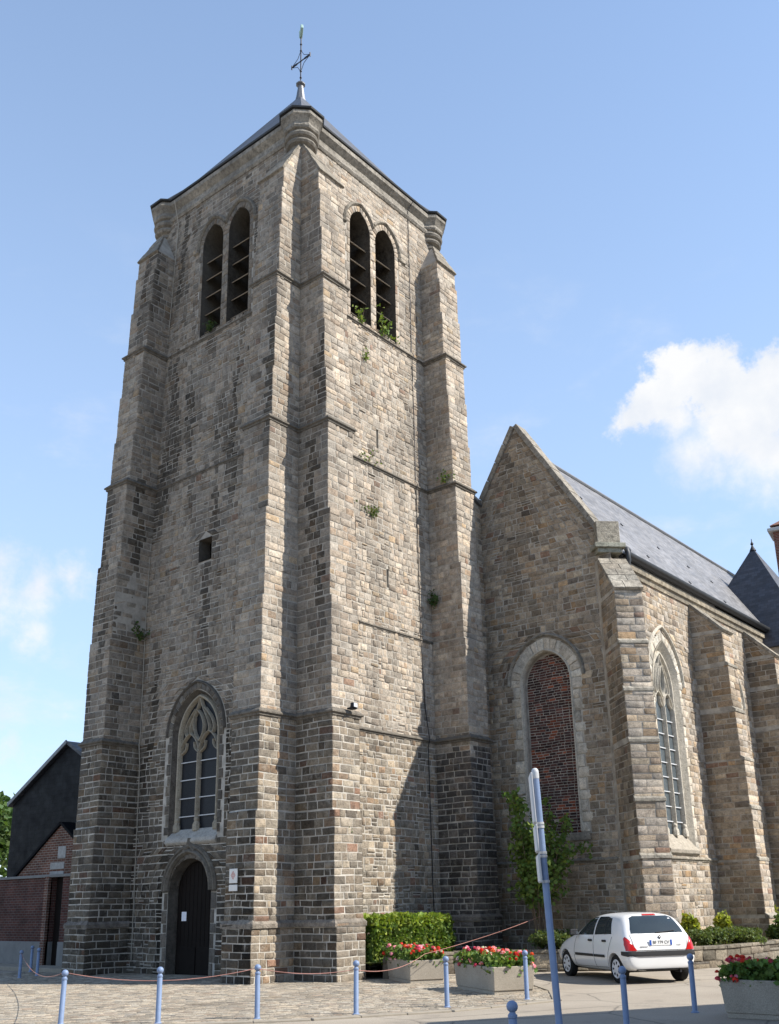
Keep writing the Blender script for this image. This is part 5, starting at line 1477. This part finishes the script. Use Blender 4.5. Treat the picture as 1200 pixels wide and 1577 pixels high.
# ------------------------------------------------------------------ white hatchback
CS = .97
car = thing('parked_car', (3.15, -7.30, 0), 'white five-door hatchback parked before the low wall, seen from behind', 'car', None, R(54.8))
car['_w'] = 0; car.scale = (CS, CS, CS)
t = NT('white_car_paint')
MT['paint'] = t.out(t.mix((.70, .70, .69), (.76, .76, .75), t.noise(1.2, 3)), .28, None, spec=.5)
t.b.inputs['Coat Weight'].default_value = .6; t.b.inputs['Coat Roughness'].default_value = .08
MT['cglass'] = mat_plain('tinted_car_glass', (.022, .03, .032), .03, .3, 3, .8, 0, 0)
MT['cblack'] = mat_plain('black_bumper_plastic', (.028, .028, .03), .6, .2, 12, .3)
MT['rubber'] = mat_plain('tyre_rubber', (.018, .018, .018), .85, .2, 12, .2)
MT['hub'] = mat_plain('silver_hubcap', (.62, .63, .64), .4, .1, 6, .5, 0)
MT['redlens'] = mat_plain('red_lamp_lens', (.42, .012, .012), .18, .1, 12, .6)
MT['plate'] = mat_plain('white_plate', (.78, .78, .76), .4, .04)
MT['plateblue'] = mat_plain('blue_plate_band', (.03, .10, .42), .4, .05)
MT['ink'] = mat_plain('black_lettering', (.012, .012, .014), .5, .05)
MT['chrome'] = mat_plain('chrome_badge', (.35, .35, .36), .2, .05, 5, .5, .9)
# x, [(y, z) from the floor to the roof centre]
ST = [(-.585, [(.45, .33), (.58, .35), (.66, .44), (.69, .52), (.66, .60), (.52, .63), (.30, .645), (0, .65)]),
      (-.555, [(.52, .28), (.66, .30), (.755, .42), (.775, .54), (.755, .66), (.62, .74), (.36, .78), (0, .80)]),
      (-.52, [(.55, .26), (.70, .28), (.79, .42), (.805, .57), (.79, .76), (.68, .88), (.42, .925), (0, .945)]),
      (-.44, [(.56, .25), (.72, .27), (.805, .42), (.82, .60), (.805, .86), (.71, .99), (.48, 1.045), (0, 1.065)]),
      (-.30, [(.56, .24), (.73, .26), (.81, .42), (.825, .62), (.81, .92), (.68, 1.17), (.50, 1.24), (0, 1.265)]),
      (-.16, [(.56, .24), (.73, .25), (.815, .42), (.83, .63), (.815, .935), (.655, 1.29), (.50, 1.365), (0, 1.39)]),
      (.05, [(.56, .22), (.73, .24), (.815, .42), (.83, .63), (.815, .935), (.645, 1.315), (.50, 1.395), (0, 1.42)]),
      (.5, [(.56, .20), (.74, .23), (.815, .42), (.83, .62), (.815, .925), (.64, 1.33), (.50, 1.41), (0, 1.435)]),
      (1.0, [(.56, .20), (.74, .23), (.815, .42), (.83, .62), (.815, .915), (.64, 1.32), (.50, 1.40), (0, 1.425)]),
      (1.35, [(.56, .20), (.74, .23), (.815, .42), (.83, .62), (.815, .905), (.65, 1.27), (.51, 1.345), (0, 1.37)]),
      (1.7, [(.56, .20), (.74, .23), (.815, .42), (.83, .61), (.81, .895), (.69, 1.10), (.54, 1.17), (0, 1.20)]),
      (2.05, [(.56, .20), (.74, .24), (.815, .42), (.825, .61), (.80, .87), (.70, .945), (.52, .985), (0, 1.01)]),
      (2.4, [(.56, .22), (.73, .26), (.81, .42), (.815, .60), (.78, .81), (.68, .88), (.48, .91), (0, .925)]),
      (2.8, [(.54, .23), (.71, .28), (.79, .42), (.79, .56), (.74, .72), (.63, .80), (.42, .83), (0, .845)]),
      (3.05, [(.50, .25), (.66, .30), (.73, .42), (.73, .52), (.67, .62), (.56, .69), (.38, .72), (0, .735)]),
      (3.18, [(.42, .28), (.54, .33), (.60, .42), (.60, .49), (.55, .56), (.46, .60), (.30, .62), (0, .63)])]
bm = bmesh.new(); rows = []
for x, sec in ST:
    row = [bm.verts.new((x, 0, sec[0][1]))]+[bm.verts.new((x, y, z)) for y, z in sec]+[bm.verts.new((x, -y, z)) for y, z in sec[:-1]][::-1]
    rows.append(row)
n = len(rows[0])
for i in range(len(rows)-1):
    for k in range(n): bm.faces.new((rows[i][k], rows[i][(k+1) % n], rows[i+1][(k+1) % n], rows[i+1][k]))
bm.faces.new(rows[0][::-1]); bm.faces.new(rows[-1])
bmesh.ops.recalc_face_normals(bm, faces=bm.faces)
me = bpy.data.meshes.new('body'); bm.to_mesh(me); bm.free()
tmp = bpy.data.objects.new('tmp_body', me); COL.objects.link(tmp)
sd = tmp.modifiers.new('s', 'SUBSURF'); sd.levels = 2; sd.render_levels = 2
dg_ = bpy.context.evaluated_depsgraph_get()
full = bpy.data.meshes.new_from_object(tmp.evaluated_get(dg_))
bvh = BVHTree.FromPolygons([v.co.copy() for v in full.vertices], [tuple(p.vertices) for p in full.polygons])
# wheel arches cut out
wheels = [(0, 1), (0, -1), (2.47, 1), (2.47, -1)]
for x, s in wheels:
    c = MB(); c.lathe([(.325, -.2), (.325, .2)], 36, M=Matrix.Rotation(R(90), 3, 'X')); c.v = [(a+x, b+s*.74, d+.285) for a, b, d in c.v]
    cm = c.mesh('cut'); bmx = bmesh.new(); bmx.from_mesh(cm); bmesh.ops.recalc_face_normals(bmx, faces=bmx.faces); bmx.to_mesh(cm); bmx.free()
    co = bpy.data.objects.new('tmp_cut', cm); COL.objects.link(co)
    b = tmp.modifiers.new('b', 'BOOLEAN'); b.operation = 'DIFFERENCE'; b.object = co; b.solver = 'EXACT'
dg_ = bpy.context.evaluated_depsgraph_get()
bodym = bpy.data.meshes.new_from_object(tmp.evaluated_get(dg_)); bodym.name = 'body'
for o in [o for o in bpy.data.objects if o.name.startswith('tmp_')]: bpy.data.objects.remove(o)
bodym.materials.clear(); bodym.materials.append(MT['paint'])
bodym.polygons.foreach_set('use_smooth', [True]*len(bodym.polygons)); bodym.set_sharp_from_angle(angle=R(40))
body = mkobj('body', bodym, car, world_space=False)
def decal(poly, axis, name, mat, parent, off=.006, cuts=3, sgn=1, bulge=0):
    """polygon drawn in side view (x, z) or rear view (y, z), laid onto the body surface"""
    b2 = bmesh.new()
    f = b2.faces.new([b2.verts.new((a, 0, c)) for a, c in poly])
    bmesh.ops.triangulate(b2, faces=[f])
    bmesh.ops.subdivide_edges(b2, edges=b2.edges[:], cuts=cuts, use_grid_fill=True)
    for v in b2.verts:
        if axis == 'y': o, d = Vector((v.co.x, 2*sgn, v.co.z)), Vector((0, -sgn, 0))
        else: o, d = Vector((-3, v.co.x, v.co.z)), Vector((1, 0, 0))
        h = bvh.ray_cast(o, d)
        if h[0] is None: h = bvh.find_nearest(o+d*(1.2 if axis == 'y' else 2.5))
        nn = h[1] if h[1].dot(d) < 0 else -h[1]
        v.co = h[0]+nn*off
    bmesh.ops.recalc_face_normals(b2, faces=b2.faces)
    b2.faces.ensure_lookup_table()
    ctrn = sum((f.normal*f.calc_area() for f in b2.faces), Vector())
    if ctrn.dot(Vector((0, sgn, 0)) if axis == 'y' else Vector((-1, 0, 0))) < 0: bmesh.ops.reverse_faces(b2, faces=b2.faces)
    m = bpy.data.meshes.new(name); b2.to_mesh(m); b2.free(); m.materials.append(mat)
    m.polygons.foreach_set('use_smooth', [True]*len(m.polygons))
    return mkobj(name, m, parent, world_space=False)
def line(pts, axis, w, name, mat, parent, sgn=1, off=.004):
    out = []
    for a, c in pts:
        if axis == 'y': o, d = Vector((a, 2*sgn, c)), Vector((0, -sgn, 0))
        else: o, d = Vector((-3, a, c)), Vector((1, 0, 0))
        h = bvh.ray_cast(o, d)
        if h[0] is not None: out.append(h[0]-d*off)
    m = MB(); m.tube(out, w, 5); return m.build(name, mat, parent, world_space=False)
def dens(pts, n=6): return [(a[0]+(b[0]-a[0])*i/n, a[1]+(b[1]-a[1])*i/n) for a, b in zip(pts[:-1], pts[1:]) for i in range(n)]+[pts[-1]]
for s in (1, -1):
    fd = MB()
    fwn = [(.98, .955), (1.80, .935), (1.72, 1.02), (1.33, 1.285), (1.10, 1.325), (1.00, 1.33)]
    rwn = [(.12, .985), (.92, .958), (.935, 1.33), (.55, 1.335), (.30, 1.30)]
    decal(fwn, 'y', 'side_window', MT['cglass'], body, .005, 4, s)
    w = decal(rwn, 'y', 'side_window', MT['cglass'], body, .005, 4, s)
    line(dens([(.42, .975), (.46, 1.33)]), 'y', .010, 'window_divider', MT['cblack'], w, s, .008)
    line(dens([(.96, .26), (.955, .6), (.955, .94)]), 'y', .0055, 'door_seam', MT['cblack'], body, s, .0)
    line(dens([(1.98, .30), (1.96, .6), (1.86, .90)]), 'y', .0055, 'door_seam', MT['cblack'], body, s, .0)
    line(dens([(.36, .33), (.25, .62), (.08, .93)]), 'y', .0055, 'door_seam', MT['cblack'], body, s, .0)
    line(dens([(.36, .30), (1.98, .27)], 14), 'y', .0055, 'door_seam', MT['cblack'], body, s, .0)
    decal([(.42, .50), (.94, .50), (.94, .555), (.42, .555)], 'y', 'rub_strip', MT['cblack'], body, .014, 3, s)
    decal([(.97, .50), (1.90, .50), (1.90, .555), (.97, .555)], 'y', 'rub_strip', MT['cblack'], body, .014, 3, s)
    for x in (.42, 1.10):
        m = MB(); m.box((x, s*.826, .84), (.17, .03, .045)); m.build('door_handle', MT['cblack'], body, bevel=.01, world_space=False)
    m = MB(); m.box((1.74, s*.90, 1.0), (.10, .20, .13), s*-.2, taper=.85); mi = m.build('wing_mirror', MT['cblack'], body, bevel=.03, seg=3, world_space=False)
    m = MB(); m.box((1.69, s*.915, 1.0), (.015, .16, .10), s*-.2); m.build('mirror_glass', mat_plain('mirror_glass', (.45, .5, .52), .05, .02, 3, .5, .9, 0), mi, world_space=False)
    # rear lamp, wrapping round the corner
    decal([(s*.57, .66), (s*.795, .66), (s*.797, .78), (s*.775, .90), (s*.75, .935), (s*.705, .875)], 'x', 'tail_light', MT['redlens'], body, .012, 4, s)
    decal([(-.545, .55), (-.35, .575), (-.35, .648), (-.545, .648)], 'y', 'bumper_strip', MT['cblack'], body, .016, 4, s)
decal([(-.785, .548), (.785, .548), (.785, .648), (.5, .65), (-.5, .65), (-.785, .648)], 'x', 'bumper_strip', MT['cblack'], body, .018, 5)
rw = decal([(-.615, 1.0), (.615, 1.0), (.60, 1.08), (.50, 1.31), (.40, 1.345), (-.40, 1.345), (-.50, 1.31), (-.60, 1.08)], 'x', 'rear_window', MT['cglass'], body, .006, 5)
decal([(-.16, 1.352), (.16, 1.352), (.15, 1.378), (-.15, 1.378)], 'x', 'brake_light', MT['redlens'], body, .012, 3)
line(dens([(.05, 1.01), (-.40, 1.045)]), 'x', .010, 'wiper', MT['cblack'], rw, 1, .016)
line(dens([(-.60, .665), (.60, .665)], 12), 'x', .0055, 'tailgate_seam', MT['cblack'], body, 1, .0)
for s in (1, -1): line(dens([(s*.60, .665), (s*.635, .80), (s*.655, .97)]), 'x', .0055, 'tailgate_seam', MT['cblack'], body, 1, .0)
decal([(-.60, .24), (.60, .24), (.60, .30), (-.60, .30)], 'x', 'underside', MT['cblack'], body, .006, 3)
# number plate with its characters
def rear_x(y, z): return bvh.ray_cast(Vector((-3, y, z)), Vector((1, 0, 0)))[0].x
pxr = rear_x(0, .82); pz = .815
tilt = Matrix.Rotation(R(0), 3, 'Y')
m = MB(); m.box((pxr-.018, 0, pz), (.012, .53, .115)); plate = m.build('number_plate', MT['plate'], body, bevel=.003, world_space=False)
for s in (1, -1):
    m = MB(); m.box((pxr-.0255, s*.242, pz), (.004, .042, .108)); m.build('plate_band', MT['plateblue'], plate, world_space=False)
def text(body_, size, mat, parent, loc, name):
    cu = bpy.data.curves.new('txt', 'FONT'); cu.body = body_; cu.size = size; cu.align_x = 'CENTER'; cu.align_y = 'CENTER'; cu.extrude = .001; cu.offset = 0
    ob = bpy.data.objects.new('txt', cu); COL.objects.link(ob)
    me = bpy.data.meshes.new_from_object(ob.evaluated_get(bpy.context.evaluated_depsgraph_get())); bpy.data.objects.remove(ob)
    me.name = name; me.materials.clear(); me.materials.append(mat)
    # text x -> car -y, text y -> up, facing backwards (-x)
    me.transform(Matrix(((0, 0, -1, loc[0]), (-1, 0, 0, loc[1]), (0, 1, 0, loc[2]), (0, 0, 0, 1))))
    return mkobj(name, me, parent, world_space=False)
text('BF 779 CV', .088, MT['ink'], plate, (pxr-.0265, 0, pz), 'plate_lettering')
bz_ = .925; bx_ = rear_x(0, bz_)
m = MB()
for k in range(4):   # lozenge badge
    a0, a1 = k*math.pi/2, (k+1)*math.pi/2
    q = [(math.cos(a0)*.036, math.sin(a0)*.05), (math.cos(a1)*.036, math.sin(a1)*.05), (math.cos(a1)*.018, math.sin(a1)*.026), (math.cos(a0)*.018, math.sin(a0)*.026)]
    m.prism([Vector((bx_-.022, y, bz_+z)) for y, z in q], (1, 0, 0), 0, .012)
m.build('badge', MT['chrome'], body, world_space=False)
text('RENAULT', .042, MT['ink'], body, (rear_x(.40, .735)-.008, .40, .735), 'badge_lettering')
text('CLIO', .045, MT['ink'], body, (rear_x(-.42, .76)-.008, -.42, .76), 'badge_lettering')
# wheels
for x, s in wheels:
    M3 = Matrix.Rotation(R(-90*s), 3, 'X')
    wp = Vector((x, s*.705, .285))
    ty = MB(); ty.lathe([(.19, -.085), (.25, -.09), (.278, -.075), (.285, -.05), (.285, .05), (.278, .075), (.25, .09), (.195, .085), (.19, .03)], 32, wp, M=M3)
    tyre = ty.build('wheel', MT['rubber'], car, smooth=40, world_space=False)
    hb = MB(); hb.lathe([(.192, .05), (.192, .082), (.18, .088), (.165, .078), (.05, .085), (.0, .087)], 28, wp, M=M3); hub = hb.build('hubcap', MT['hub'], tyre, smooth=35, world_space=False)
    for k in range(7):
        a = k*2*math.pi/7
        sl = MB(); pts_ = [(.095, -.010), (.150, -.022), (.150, .022), (.095, .010)]
        q = []
        for r_, w_ in pts_: q.append(M3 @ Vector((r_*math.cos(a)-w_*math.sin(a), r_*math.sin(a)+w_*math.cos(a), .0885)))
        sl.prism([wp+p for p in q], M3 @ Vector((0, 0, 1)), -.01, .0005+.003)
        sl.build('hubcap_slot', MT['ink'], hub, world_space=False)
m = MB(); m.box((1.2, 0, .27), (2.3, 1.2, .14)); m.box((1.2, 0, .42), (3.1, 1.05, .2)); m.build('floor_pan', MT['ink'], car, world_space=False)
for y in (.38, -.38):
    m = MB(); m.box((.95, y, .95), (.12, .48, .5), taper=.8); m.box((.97, y, 1.27), (.09, .24, .15), taper=.85)
    m.build('seat', MT['cblack'], car, bevel=.03, world_space=False)
ex = MB(); ex.tube([(-.35, -.40, .24), (-.56, -.42, .235)], .025, 10); ex.build('exhaust_pipe', MT['iron'], car, smooth=60, world_space=False)

for o in bpy.data.objects:
    if '_w' in o: del o['_w']
